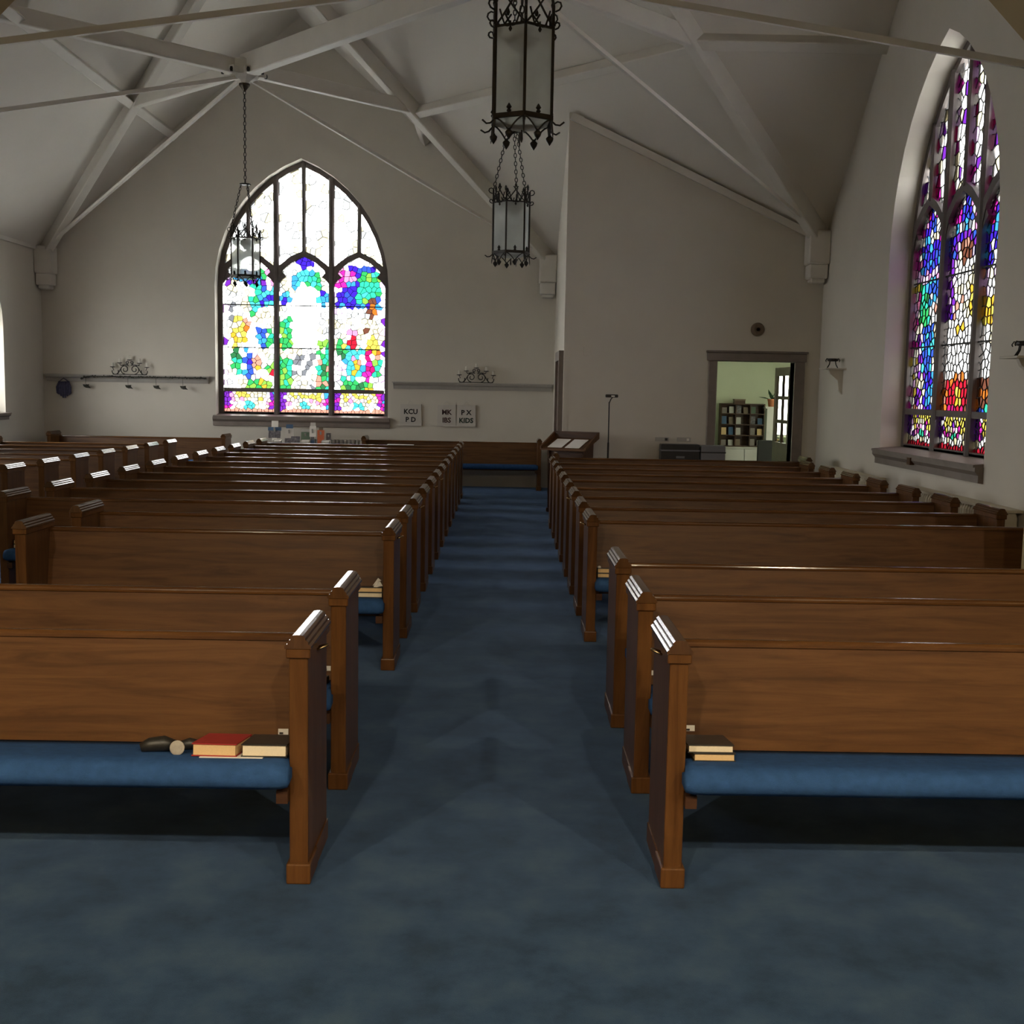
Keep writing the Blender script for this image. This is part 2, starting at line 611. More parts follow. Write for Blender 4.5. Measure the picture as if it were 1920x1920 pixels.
def inside(poly_, x, y):
    n = len(poly_)
    for i in range(n):
        p, q = poly_[i], poly_[(i + 1) % n]
        if (q[0] - p[0]) * (y - p[1]) - (q[1] - p[1]) * (x - p[0]) < 0:
            return False
    return True


def cells(region, sx, sy, rng, jit=0.38):
    xs = [p[0] for p in region]
    ys = [p[1] for p in region]
    seeds = []
    y = min(ys) + sy * .5
    row = 0
    while y < max(ys) + sy * .4:
        x = min(xs) + sx * (.5 if row % 2 else .15)
        while x < max(xs) + sx * .4:
            px, py = x + rng.uniform(-jit, jit) * sx, y + rng.uniform(-jit, jit) * sy
            if inside(region, px, py):
                seeds.append((px, py))
            x += sx
        y += sy
        row += 1
    R = 3.2 * max(sx, sy)
    out = []
    for i, s in enumerate(seeds):
        c = list(region)
        for j, t in enumerate(seeds):
            if i == j or abs(s[0] - t[0]) > R or abs(s[1] - t[1]) > R:
                continue
            c = clip(c, t[0] - s[0], t[1] - s[1], (t[0] ** 2 + t[1] ** 2 - s[0] ** 2 - s[1] ** 2) / 2)
            if len(c) < 3:
                break
        if len(c) >= 3:
            out.append(c)
    return out


def area_c(p):
    A = cx = cy = 0
    for i in range(len(p)):
        (x0, y0), (x1, y1) = p[i], p[(i + 1) % len(p)]
        k = x0 * y1 - x1 * y0
        A += k
        cx += (x0 + x1) * k
        cy += (y0 + y1) * k
    A /= 2
    if abs(A) < 1e-9:
        return 0, p[0][0], p[0][1]
    return A, cx / (6 * A), cy / (6 * A)


LCX = (-0.975, 0.0, 0.975)
LSP, LAP = 2.42, 2.83


def lancet_poly(cx):
    return [(cx - .463, .47), (cx + .463, .47), (cx + .463, LSP), (cx + .385, 2.60), (cx + .21, 2.755), (cx, LAP + .02), (cx - .21, 2.755), (cx - .385, 2.60), (cx - .463, LSP)]


def stained_window(obj, painter, depth, seed, sx=0.086, sy=0.092, simple=False):
    """builds frame, tracery and panes in local coordinates: x right, y outwards, z up from the sill"""
    rng = random.Random(seed)
    yg = depth                         # glass plane
    y0, y1 = depth - .045, depth + .04  # frame front/back
    # outer frame ring
    o, i_ = arch_pts(-0.005), arch_pts(0.085, z0=0.07)
    n = len(o)
    fr = MB()
    vs = [(p[0], y0, p[1]) for p in o] + [(p[0], y0, p[1]) for p in i_] + [(p[0], y1, p[1]) for p in o] + [(p[0], y1, p[1]) for p in i_]
    fs = []
    for k in range(n):
        j = (k + 1) % n
        fs += [(k, j, n + j, n + k), (2 * n + k, 3 * n + k, 3 * n + j, 2 * n + j), (n + k, n + j, 3 * n + j, 3 * n + k), (k, 2 * n + k, 2 * n + j, j)]
    fr.add(vs, fs)
    fr.build('frame', 'frame_stone', obj)
    for x in (-.4875, .4875):
        zt = arch_z(x, .03)
        MB().prism([(x - .05, y0 - .005), (x - .022, y0 - .03), (x + .022, y0 - .03), (x + .05, y0 - .005), (x + .05, y1), (x - .05, y1)], -.01, zt, 'z').build('mullion', 'frame_stone', obj)
    for cx in LCX:
        MB().prism([(cx - .035, y0), (cx - .015, y0 - .02), (cx + .015, y0 - .02), (cx + .035, y0), (cx + .035, y1), (cx - .035, y1)], LAP + .04, arch_z(cx, .03), 'z').build('tracery_bar', 'frame_stone', obj)
        for s in (-1, 1):
            la = MB()
            inn = [(.44, LSP - .06), (.435, LSP), (.36, 2.59), (.19, 2.735), (0, LAP - .005)]
            out_ = [(.50, LSP - .06), (.50, LSP + .08), (.44, 2.66), (.235, 2.82), (0, LAP + .10)]
            m = len(inn)
            vs = []
            for yy in (y0 - .01, y1):
                vs += [(cx + s * p[0], yy, p[1]) for p in inn] + [(cx + s * p[0], yy, p[1]) for p in out_]
            fs = []
            for k in range(m - 1):
                fs += [(k, k + 1, m + k + 1, m + k), (2 * m + k, 3 * m + k, 3 * m + k + 1, 2 * m + k + 1), (k, 2 * m + k, 2 * m + k + 1, k + 1), (m + k, m + k + 1, 3 * m + k + 1, 3 * m + k)]
            la.add(vs, fs)
            la.build('lancet_arch', 'frame_stone', obj)
            cu = MB().prism([(cx + s * .45, 2.34), (cx + s * .45, 2.60), (cx + s * .36, 2.53), (cx + s * .315, 2.475), (cx + s * .38, 2.43)][::s], y0, y1, 'y')
            cu.build('cusp', 'frame_stone', obj)
        MB().box(cx - .45, cx + .45, y0, y1, .435, .505).build('transom', 'frame_stone', obj)
        MB().box(cx - .45, cx + .45, y0, y1, -.01, .085).build('bottom_rail', 'frame_stone', obj)
        for z in ((1.22, 1.97) if not simple else (1.5,)):
            MB().box(cx - .45, cx + .45, yg - .025, yg - .008, z - .009, z + .009).build('saddle_bar', 'lead', obj)
    # panes
    regs = []
    for k, cx in enumerate(LCX):
        regs.append((lancet_poly(cx), sx, sy))
        regs.append(([(cx - .463, .07), (cx + .463, .07), (cx + .463, .45), (cx - .463, .45)], sx * .8, sy * .72))
    cols = [-1.44, -.975, -.4875, 0, .4875, .975, 1.44]
    bot = {-1.44: 2.45, -.975: 2.86, -.4875: 2.45, 0: 2.86, .4875: 2.45, .975: 2.86, 1.44: 2.45}
    for k in range(6):
        a, b = cols[k], cols[k + 1]
        top = []
        for t in range(7):
            x = b + (a - b) * t / 6
            top.append((x, max(arch_z(x, .06), bot[a if t == 6 else b] + .02)))
        regs.append(([(a, bot[a]), (b, bot[b])] + top, sx * 1.15, sy * 1.5))
    pans = []
    for reg, ax, ay in regs:
        for c in cells(reg, ax * (3 if simple else 1), ay * (3 if simple else 1), rng):
            A, x, z = area_c(c)
            if abs(A) > 2e-5:
                pans.append((abs(A), c, x, z))
    pans.sort(key=lambda t: -t[0])
    lead = MB()
    small = {}
    for idx, (A, c, x, z) in enumerate(pans):
        col = painter(x, z, rng)
        k = 1 - min(.22, .0075 / math.sqrt(A))
        inn = [(x + (p[0] - x) * k, z + (p[1] - z) * k) for p in c]
        outp = [(x + (p[0] - x) * 1.0, z + (p[1] - z) * 1.0) for p in c]
        m = len(c)
        if len([1 for p in inn]) >= 3:
            if idx < 300:
                MB().prism(inn, yg - .003, yg + .003, 'y').build('pane', 'glass_' + col, obj)
            else:
                small.setdefault(col, MB()).prism(inn, yg - .003, yg + .003, 'y')
        vs = [(p[0], yg - .006, p[1]) for p in outp] + [(p[0], yg - .006, p[1]) for p in inn] + [(p[0], yg + .006, p[1]) for p in outp] + [(p[0], yg + .006, p[1]) for p in inn]
        fs = []
        for q in range(m):
            j = (q + 1) % m
            fs += [(q, j, m + j, m + q), (2 * m + q, 3 * m + q, 3 * m + j, 2 * m + j), (m + q, m + j, 3 * m + j, 3 * m + q)]
        lead.add(vs, fs)
    if small:
        me = bpy.data.meshes.new('small_panes')
        v, f, mi = [], [], []
        for q, (cname, mb) in enumerate(small.items()):
            nn = len(v)
            v += mb.v
            f += [tuple(i + nn for i in ff) for ff in mb.f]
            mi += [q] * len(mb.f)
            me.materials.append(M['glass_' + cname])
        me.from_pydata(v, [], f)
        me.polygons.foreach_set('material_index', mi)
        tag(link('small_panes', me, obj), kind='stuff')
    tag(lead.build('lead_came', 'lead', obj), kind='stuff')


# what each part of the back window shows; coordinates are window points in a 322 x 487 drawing
def E_(x, y, cx, cy, rx, ry):
    return ((x - cx) / rx) ** 2 + ((y - cy) / ry) ** 2 < 1


def R_(x, y, a, b, c, d):
    return a <= x <= c and b <= y <= d


def pick(rng, *c):
    return rng.choice(c)


def bottom_panel(u, v, rng, strip='salmon', edge='purple', bright=True):
    """u -1..1 across, v 0..1 up"""
    if v < .14:
        return strip
    if not bright and v < .36:
        return pick(rng, 'milk', 'cream', 'milk')
    if abs(u) > .82:
        return pick(rng, edge, 'magenta' if bright else 'purple', 'azure' if u > 0 else edge)
    if abs(u) < .2 and .2 < v < .5:
        return 'cyan' if bright else 'teal'
    if abs(u) < .35 and v > .78:
        return pick(rng, 'yellow', 'cream')
    if v < .36:
        return pick(rng, 'white', 'cream', 'white')
    if abs(abs(u) - .52) < .14 and v > .5:
        return pick(rng, 'yellow', 'cream') if bright else 'yellow'
    return pick(rng, 'white', 'lilac', 'pink', 'white', 'cream', 'pale') if bright else pick(rng, 'lilac', 'purple', 'pink', 'white', 'cream', 'magenta', 'white')


def paint_back(lx, lz, rng):
    x, y = 566 + lx * 105.4, 785 - lz * 105.4
    if lz < .46:
        k = min(range(3), key=lambda q: abs(LCX[q] - lx))
        return bottom_panel((lx - LCX[k]) / .42, (lz - .08) / .36, rng)
    inl = False
    for k, cx in enumerate(LCX):
        if inside(lancet_poly(cx), lx, lz):
            inl = True
            break
    if not inl:
        return pick(rng, 'white', 'white', 'white', 'white', 'pale', 'cream')
    if k == 0:
        if x < 424:
            return pick(rng, 'white', 'white', 'white', 'purple', 'lilac')
        if y < 512:
            return 'white'
        if R_(x, y, 437, 508, 492, 533):
            return pick(rng, 'green', 'teal', 'azure', 'green', 'blue')
        if R_(x, y, 452, 533, 496, 541):
            return pick(rng, 'indigo', 'azure', 'purple')
        if y < 546 and x > 492:
            return pick(rng, 'white', 'lilac', 'pink')
        if R_(x, y, 470, 541, 482, 560):
            return pick(rng, 'cyan', 'teal')
        if R_(x, y, 480, 546, 515, 577):
            return pick(rng, 'azure', 'cyan', 'indigo', 'cyan', 'blue')
        if R_(x, y, 465, 562, 483, 594):
            return pick(rng, 'teal', 'green', 'cyan')
        if R_(x, y, 428, 566, 436, 606):
            return pick(rng, 'grey', 'pale')
        if E_(x, y, 459, 612, 7, 10):
            return pick(rng, 'orange', 'salmon')
        if R_(x, y, 460, 603, 480, 655):
            return 'white'
        if E_(x, y, 442, 626, 15, 32):
            return pick(rng, 'yellow', 'gold', 'cream', 'yellow')
        if R_(x, y, 476, 618, 493, 656):
            return pick(rng, 'blue', 'azure')
        if R_(x, y, 486, 616, 515, 634):
            return pick(rng, 'lime', 'green', 'yellow', 'palegreen')
        if R_(x, y, 486, 634, 515, 650):
            return pick(rng, 'teal', 'green')
        if R_(x, y, 430, 653, 445, 674):
            return pick(rng, 'orange', 'gold', 'deepgreen')
        if R_(x, y, 452, 654, 464, 700) or E_(x, y, 461, 705, 8, 13):
            return pick(rng, 'blue', 'blue', 'azure', 'indigo')
        if R_(x, y, 431, 672, 450, 704):
            return pick(rng, 'green', 'teal', 'palegreen')
        if R_(x, y, 467, 672, 482, 694):
            return pick(rng, 'gold', 'purple', 'azure', 'salmon')
        if R_(x, y, 463, 654, 480, 712):
            return pick(rng, 'lilac', 'white')
        if E_(x, y, 506, 695, 11, 12):
            return pick(rng, 'green', 'lime', 'red')
        if R_(x, y, 457, 716, 506, 736):
            return pick(rng, 'green', 'lime', 'deepgreen', 'gold', 'green')
        if R_(x, y, 500, 668, 515, 690):
            return pick(rng, 'palegreen', 'green')
        return pick(rng, 'white', 'pale', 'cream', 'white')
    if k == 1:
        if abs(x - 567) + (y - 500) * .9 < 14 and y < 515:
            return 'indigo'
        if y < 512:
            return 'white'
        if E_(x, y, 585, 533, 14, 15):
            return pick(rng, 'cyan', 'green', 'teal')
        if R_(x, y, 552, 511, 588, 528):
            return pick(rng, 'cyan', 'azure', 'cyan')
        if R_(x, y, 540, 524, 560, 545):
            return pick(rng, 'azure', 'cyan', 'lilac')
        if R_(x, y, 543, 528, 592, 660):
            return 'white'
        if R_(x, y, 520, 553, 620, 576):
            return pick(rng, 'azure', 'cyan', 'indigo', 'azure')
        if R_(x, y, 520, 602, 552, 620):
            return pick(rng, 'palegreen', 'green', 'teal')
        if R_(x, y, 520, 620, 552, 656):
            return pick(rng, 'green', 'lime', 'yellow', 'teal')
        if R_(x, y, 586, 640, 620, 658):
            return pick(rng, 'green', 'lime', 'salmon', 'blue')
        if R_(x, y, 541, 664, 592, 700):
            return pick(rng, 'white', 'white', 'grey')
        if R_(x, y, 541, 700, 586, 738):
            return pick(rng, 'white', 'pale', 'grey', 'cream')
        if R_(x, y, 520, 672, 541, 738):
            return pick(rng, 'green', 'teal', 'green', 'lime')
        if R_(x, y, 586, 660, 620, 738):
            return pick(rng, 'green', 'deepgreen', 'teal', 'lime', 'salmon')
        return pick(rng, 'white', 'white', 'pale', 'cream')
    if x > 711:
        return pick(rng, 'white', 'purple', 'white', 'white', 'lilac')
    if y < 505:
        return 'white'
    if E_(x, y, 690, 538, 23, 26) or E_(x, y, 672, 565, 14, 11):
        return pick(rng, 'teal', 'green', 'cyan', 'teal', 'lime')
    if abs(x - 676) + (y - 498) < 36 and y < 530:
        return pick(rng, 'indigo', 'indigo', 'blue')
    if R_(x, y, 686, 560, 698, 604):
        return pick(rng, 'brown', 'orange')
    if R_(x, y, 640, 530, 712, 578) or R_(x, y, 626, 550, 660, 580):
        return pick(rng, 'indigo', 'indigo', 'blue', 'azure')
    if y < 546:
        return pick(rng, 'white', 'pink', 'magenta')
    if y < 602:
        return pick(rng, 'white', 'pale', 'white', 'lilac')
    if E_(x, y, 679, 621, 7, 9):
        return pick(rng, 'orange', 'brown')
    if E_(x, y, 694, 646, 13, 17):
        return pick(rng, 'yellow', 'gold', 'yellow')
    if E_(x, y, 685, 622, 24, 22):
        return pick(rng, 'cream', 'white', 'cream')
    if R_(x, y, 650, 624, 664, 658):
        return pick(rng, 'pink', 'crimson', 'red')
    if R_(x, y, 628, 642, 651, 656):
        return pick(rng, 'cyan', 'lime', 'green', 'yellow')
    if R_(x, y, 628, 656, 648, 672):
        return pick(rng, 'deepgreen', 'green')
    if R_(x, y, 696, 656, 712, 676):
        return pick(rng, 'orange', 'red', 'salmon')
    if R_(x, y, 683, 654, 692, 690) or E_(x, y, 686, 700, 9, 16):
        return pick(rng, 'crimson', 'red', 'magenta')
    if R_(x, y, 658, 672, 672, 700):
        return pick(rng, 'gold', 'red', 'pink', 'salmon')
    if R_(x, y, 692, 672, 712, 712):
        return pick(rng, 'green', 'teal', 'lime')
    if E_(x, y, 664, 684, 22, 30):
        return pick(rng, 'cyan', 'cyan', 'azure', 'white', 'cyan')
    if R_(x, y, 628, 685, 644, 712):
        return pick(rng, 'teal', 'palegreen', 'lilac')
    if R_(x, y, 638, 718, 692, 738):
        return pick(rng, 'green', 'deepgreen', 'gold', 'lime', 'green')
    return pick(rng, 'white', 'white', 'cream', 'pale')


def paint_side(lx, lz, rng):
    if lz < .46:
        k = min(range(3), key=lambda q: abs(LCX[q] - lx))
        return bottom_panel((lx - LCX[k]) / .42, (lz - .08) / .36, rng, 'red', 'purple', False)
    k = None
    for q, cx in enumerate(LCX):
        if inside(lancet_poly(cx), lx, lz):
            k = q
            break
    if k is None:
        u = (lx + 1.46) % .4875 / .4875
        if u < .26:
            return pick(rng, 'magenta', 'pink', 'crimson', 'lilac', 'milk')
        if lz < 3.0:
            return pick(rng, 'milk', 'cream', 'lilac', 'magenta', 'milk')
        return pick(rng, 'white', 'white', 'white', 'milk', 'white', 'milk', 'cream', 'purple')
    u = (lx - LCX[k]) / .44
    t = lz / 2.83
    hw = 1.0 if lz < LSP else max(.05, 1 - (lz - LSP) / (LAP - LSP))
    if lz > LSP and abs(u) > hw * .62:
        return pick(rng, 'magenta', 'milk', 'pink', 'milk', 'crimson')
    if lz > LSP + .1:
        return pick(rng, 'indigo', 'indigo', 'blue')
    if t > .84:
        return pick(rng, 'azure', 'milk', 'grey', 'cream', 'azure')
    if k == 1:
        if t < .31:
            if E_(u, t, .12, .225, .2, .035):
                return pick(rng, 'gold', 'yellow')
            if t > .285 or u < -.62:
                return pick(rng, 'orange', 'orange', 'salmon')
            if t < .185:
                return pick(rng, 'crimson', 'brown', 'red')
            return 'red'
        if t < .47:
            return 'milk'
        if E_(u, t, 0, .49, .22, .018):
            return 'gold'
        if t < .52:
            return 'milk'
        if t < .74:
            if u < -.45:
                return pick(rng, 'purple', 'indigo', 'lilac', 'purple')
            if u > .52 and t < .68:
                return pick(rng, 'yellow', 'gold', 'cream')
            return pick(rng, 'milk', 'milk', 'cream', 'salmon') if t < .6 else pick(rng, 'milk', 'milk', 'cream')
        if E_(u, t, .12, .795, .14, .025):
            return 'salmon'
        if E_(u, t, .12, .785, .3, .05):
            return 'brown'
        if t < .77 and abs(u - .1) < .4:
            return 'cream'
        return pick(rng, 'indigo', 'purple', 'lilac', 'purple', 'blue')
    if k == 0:
        if u < -.62:
            return pick(rng, 'magenta', 'milk', 'lilac', 'pink', 'milk', 'yellow')
        if t < .2:
            return pick(rng, 'purple', 'purple', 'salmon', 'lilac') if u < .3 else pick(rng, 'blue', 'salmon', 'indigo')
        if t < .33:
            if u < 0:
                return pick(rng, 'purple', 'purple', 'cream')
            return pick(rng, 'blue', 'azure', 'indigo') if u < .6 else pick(rng, 'milk', 'purple')
        if t < .52:
            if u < -.25:
                return pick(rng, 'lilac', 'cream', 'milk', 'purple')
            return pick(rng, 'azure', 'blue', 'cyan', 'blue') if u < .5 else pick(rng, 'milk', 'cream')
        if t < .64:
            if u < .05:
                return pick(rng, 'green', 'green', 'teal', 'deepgreen')
            return pick(rng, 'milk', 'pale', 'azure', 'salmon')
        if t < .70:
            return pick(rng, 'green', 'teal') if u < -.2 else pick(rng, 'azure', 'cyan', 'blue')
        if t < .735:
            return pick(rng, 'pink', 'lilac', 'salmon')
        return pick(rng, 'indigo', 'blue', 'indigo', 'azure')
    if t < .2:
        return pick(rng, 'azure', 'teal', 'blue') if u < -.2 else pick(rng, 'milk', 'cream')
    if t < .3:
        return pick(rng, 'orange', 'brown', 'orange') if u < -.25 else pick(rng, 'milk', 'teal', 'green')
    if t < .5:
        return pick(rng, 'milk', 'milk', 'cream')
    if t < .6:
        return pick(rng, 'yellow', 'gold') if u < -.4 else pick(rng, 'red', 'red', 'orange')
    if t < .68:
        return pick(rng, 'milk', 'cream', 'lilac', 'salmon')
    return pick(rng, 'blue', 'indigo', 'azure', 'milk', 'indigo', 'azure')


def paint_plain(lx, lz, rng):
    return pick(rng, 'white', 'white', 'pale', 'cream')


w1 = tag(thing('window_1', 'three-light stained glass window with green trees and angels on the back wall', 'window', (BW_X, YB, BW_Z)), kind='structure')
stained_window(w1, paint_back, .27, 11)
w2 = tag(thing('window_2', 'tall stained glass window with a robed figure and red panel on the side wall', 'window', (XW, RW_Y, RW_Z), -PI / 2), kind='structure')
stained_window(w2, paint_side, .30, 23)
w3 = tag(thing('window_3', 'bright pale glass window at the edge of the left wall', 'window', (XL, LW_Y, LW_Z), PI / 2), kind='structure')
w3.scale = (1, 1, .62)
stained_window(w3, paint_plain, .30, 5, simple=True)

w5 = tag(thing('added_window', 'pale glass window in the left wall facing the tall side window', 'window', (XL, LW2_Y, LW_Z), PI / 2), kind='structure')  # out of view, added to brighten the walls and ceiling opposite
w5.scale = (1, 1, .62)
stained_window(w5, lambda x, z, rng: pick(rng, 'white', 'milk', 'milk'), .30, 6, simple=True)

# sills
for nm, par, wd, over in (('sill', w1, 3.06, .0), ('sill', w2, 3.0, .0), ('sill', w3, 3.0, .0), ('sill', w5, 3.0, .0)):
    s = MB().prism([(-.10, -.01), (-.10, .015), (.3, .05), (.3, -.01)], -wd / 2 - .02, wd / 2 + .02, 'x')
    s.build('sill', 'trim_wood', par)
    a = MB().prism([(-.085, -.01), (-.085, -.05), (-.05, -.09), (-.05, -.16), (.01, -.17), (.01, -.01)], -wd / 2 - .03, wd / 2 + .03, 'x')
    a.build('sill_apron', 'trim_wood', par)
MB().box(-.28, -.18, -.10, -.04, -.1, -.02).build('sill_latch', 'dark_wood', w2)

# ------------------------------------------------------------------ roof timbers
CL1 = Vector((XL + .06, YB - .06, ZE))
CR1 = Vector((XR - .06, YB - .06, ZE))
CR2 = Vector((XW - .06, YD - .06, ZE))
CN2 = Vector((XW - .05, 7.75, ZE))
J1, J2 = (P1 + CR1) / 2, (P1 + CL1) / 2
J3 = (P2 + CR2) / 2
Z6 = Vector((0, 0, 6.0))


def flat6(p):
    return Vector((p.x, p.y, 6.0))


def timber(par, name, a, b, w, d, drop=0.0):
    return MB().beam(a, b, w, d, drop=drop).build(name, 'beam_paint', par, bevel=.012, seg=1)


def corbel(par, c, sx, sy):
    m = MB()
    x0, x1 = sorted((c.x + sx * .06, c.x - sx * .24))
    y0, y1 = sorted((c.y + sy * .06, c.y - sy * .24))
    m.box(x0, x1, y0, y1, ZE - .42, ZE + .05)
    m.box(x0 + .02, x1 - .02, y0 + .02, y1 - .02, ZE - .62, ZE - .42)
    m.box(x0 + .05, x1 - .05, y0 + .05, y1 - .05, ZE - .68, ZE - .62)
    m.build('corbel', 'beam_paint', par, bevel=.015, seg=1)


def hub(par, c):
    m = MB()
    m.lathe([(.05, -.22), (.10, -.17), (.16, -.14), (.20, -.10), (.20, .08), (.14, .12)], 8, tuple(c), PI / 8)
    m.build('hub', 'beam_paint', par)
    for k in range(8):
        a = PI / 4 * k + PI / 8
        d = Vector((math.cos(a), math.sin(a), 0))
        MB().beam(c + d * .16 + Vector((0, 0, -.06)), c + d * .29 + Vector((0, 0, -.06)), .075, .075).build('hub_boss', 'beam_paint', par)
        MB().lathe([(.018, -.03), (.026, 0), (.018, .03)], 6, tuple(c + d * .29 + Vector((0, 0, -.075)))).build('bolt', 'iron', par)


t1 = thing('roof_truss', 'white timber truss with hub holding the lantern before the green tree window', 'roof truss', (XC, 16.07, 0))
t1.location = (0, 0, 0)
for c, j in ((CL1, J2), (CR1, J1)):
    timber(t1, 'rafter', c - (P1 - c) * .02, P1, .15, .26, drop=.06)
    timber(t1, 'collar_beam', flat6(j), N1, .11, .19)
    MB().beam(c + Vector((0, 0, -.02)) + (N1 - c) * .03, N1 + Vector((0, 0, -.1)), .045, .045).build('tie_rod', 'beam_paint', t1)
corbel(t1, CL1, -1, 1)
corbel(t1, CR1, 1, 1)
hub(t1, N1)
L5 = Vector((-8.17, 11.85, 3.96))
J5 = Vector((-5.86, 13.96, 6.0))
timber(t1, 'collar_beam', N1, N1 + (J5 - N1) * 1.06, .12, .2)
timber(t1, 'king_post', N1, P1, .1, .1)
MB().beam(L5, N1 + Vector((0, 0, -.1)), .05, .05).build('tie_rod', 'beam_paint', t1)

t2 = thing('roof_truss', 'white timber truss with corbel beside the doorway wall and long diagonal rods', 'roof truss')
timber(t2, 'rafter', CR2 - (P2 - CR2) * .02, P2, .15, .28, drop=.06)
timber(t2, 'collar_beam', flat6(J3), N2, .12, .21)
MB().beam(CR2 + (N2 - CR2) * .03, N2 + Vector((0, 0, -.1)), .045, .045).build('tie_rod', 'beam_paint', t2)
corbel(t2, CR2, 1, 1)
hub(t2, N2)
timber(t2, 'king_post', N2, P2, .1, .1)
MB().beam(Vector((XW + .02, 10.40, 4.66)), N2 + Vector((0, 0, -.06)), .05, .06).build('tie_rod', 'beam_paint', t2)
MB().beam(Vector((-4.62, 10.65, 4.75)), N2 + Vector((0, 0, -.06)), .05, .06).build('tie_rod', 'beam_paint', t2)
MB().beam(Vector((-4.62, 10.65, 4.75)), Vector((-8.16, 10.65, 4.3)), .05, .06).build('tie_rod', 'beam_paint', t2)

t3 = tag(MB().beam(N1, N2, .15, .28, drop=-.03).build('tie_beam', 'beam_paint', bevel=.012, seg=1), 'heavy white horizontal beam running between the two roof trusses', 'beam')
zz = Vector((0, 0, 0))


def purlin(a, b, w, d, normal, label):
    """a, b on the roof slope; the beam hangs square below it, let in by 2 cm"""
    o_ = MB().beam(a, b, w, d, up=Vector(normal).normalized(), drop=d / 2 - .02).build('purlin', 'beam_paint', bevel=.01, seg=1)
    return tag(o_, label, 'beam')


sR = (ZP - ZE) / (XR - XC)
zL = ZE + (J2.x - XL) * sl
zR = ZP - (J1.x - XC) * sR
zW = ZP - (J3.y - P2.y) * (ZP - ZE) / (YD - P2.y)
purlin((J2.x, YB + .02, zL), (J2.x, YA + .28, zL), .13, .16, (-sl, 0, 1), 'white purlin running along the left roof slope')
purlin((J1.x, YB + .02, zR), (J1.x, J1.y + .05, zR), .13, .16, (sR, 0, 1), 'short white purlin end reaching the back wall right of the pointed window')
dJ = (J3 - J1).normalized()
purlin(tuple(J1 + dJ * .06), tuple(J3 - dJ * .06), .12, .17, (.452, .452, 1), 'white purlin across the slope behind the lanterns')
purlin((J3.x - .10, J3.y, zW), (XW + .02, J3.y, zW), .14, .18, (0, .889, 1), 'short white purlin reaching the wall of the tall side window')

# cornice strips where ceiling meets wall
tr = MB().beam((XR + .02, YD - .03, diag_z(XR, YD) - .05), (XW - .02, YD - .03, diag_z(XW, YD) - .05), .05, .10)
struct(tr.build('trim_1', 'beam_paint'))
struct(MB().box(XL, XL + .05, YA + .3, YB, ZE - .02, ZE + .06).build('trim_2', 'beam_paint'))
struct(MB().box(XR - .012, XR + .05, YD - .012, YD + .03, 0, diag_z(XR, YD)).build('trim_3', 'plaster'))


# ------------------------------------------------------------------ doorway and doors
d1 = tag(thing('door_1', 'brown door casing around the opening to the vestibule', 'doorway', (0, 0, 0)), kind='structure')
for x0, x1 in ((DX0 - .13, DX0), (DX1, DX1 + .15)):
    MB().box(x0, x1, YD - .035, YD + .24, 0, DZ + .0).build('door_jamb', 'trim_wood', d1, bevel=.008, seg=1)
MB().box(DX0 - .15, DX1 + .17, YD - .04, YD + .24, DZ, DZ + .12).build('door_head', 'trim_wood', d1, bevel=.008, seg=1)
MB().box(DX0 - .17, DX1 + .19, YD - .06, YD + .0, DZ + .12, DZ + .15).build('door_cornice', 'trim_wood', d1, bevel=.008, seg=1)
d2 = tag(thing('door_2', 'glazed door standing open into the vestibule', 'door', (DX1 + .04, YD + .26, .02), math.radians(91)), kind='structure')
LW = .92
for x0 in (0, LW - .12):
    MB().box(x0, x0 + .12, -.02, .02, 0, 2.12).build('door_stile', 'trim_wood', d2)
for z0, z1 in ((0, .98), (1.99, 2.12)):
    MB().box(.12, LW - .12, -.02, .02, z0, z1).build('door_rail', 'trim_wood', d2)
MB().box(LW / 2 - .03, LW / 2 + .03, -.016, .016, .98, 1.99).build('muntin', 'dark_wood', d2)
for z in (1.30, 1.66):
    MB().box(.12, LW - .12, -.016, .016, z - .028, z + .028).build('muntin', 'dark_wood', d2)
for x0, x1 in ((.12, LW / 2 - .02), (LW / 2 + .02, LW - .12)):
    for z0, z1 in ((.98, 1.287), (1.313, 1.647), (1.673, 1.99)):
        MB().box(x0, x1, -.003, .003, z0, z1).build('pane', 'clear_glass', d2)
kb = MB().lathe([(.02, 0), (.028, .02), (.02, .045)], 10)
o = kb.build('knob', 'brass', d2)
o.location = (LW - .06, -.02, 1.0)
o.rotation_euler = (PI / 2, 0, 0)
d3 = tag(thing('door_3', 'dark door in the short wall at the corner by the lectern', 'door', (XR, 17.0, 0)), kind='structure')
MB().box(-.07, .01, 0, .13, 0, 2.32).build('door_jamb', 'trim_wood', d3)
MB().box(-.07, .01, 1.15, 1.28, 0, 2.32).build('door_jamb', 'trim_wood', d3)
MB().box(-.07, .01, .13, 1.15, 2.18, 2.32).build('door_head', 'trim_wood', d3)
dl = MB().box(-.035, .01, .13, 1.15, 0, 2.18)
dl.build('door_leaf', 'dark_wood', d3)
MB().box(-.045, -.03, .28, 1.0, .3, .95).build('door_panel', 'dark_wood', d3)
MB().box(-.045, -.03, .28, 1.0, 1.15, 2.0).build('door_panel', 'dark_wood', d3)


# ------------------------------------------------------------------ pews
PH, CAPT, PD, PT = .845, .895, .42, .066
CACHE = {}


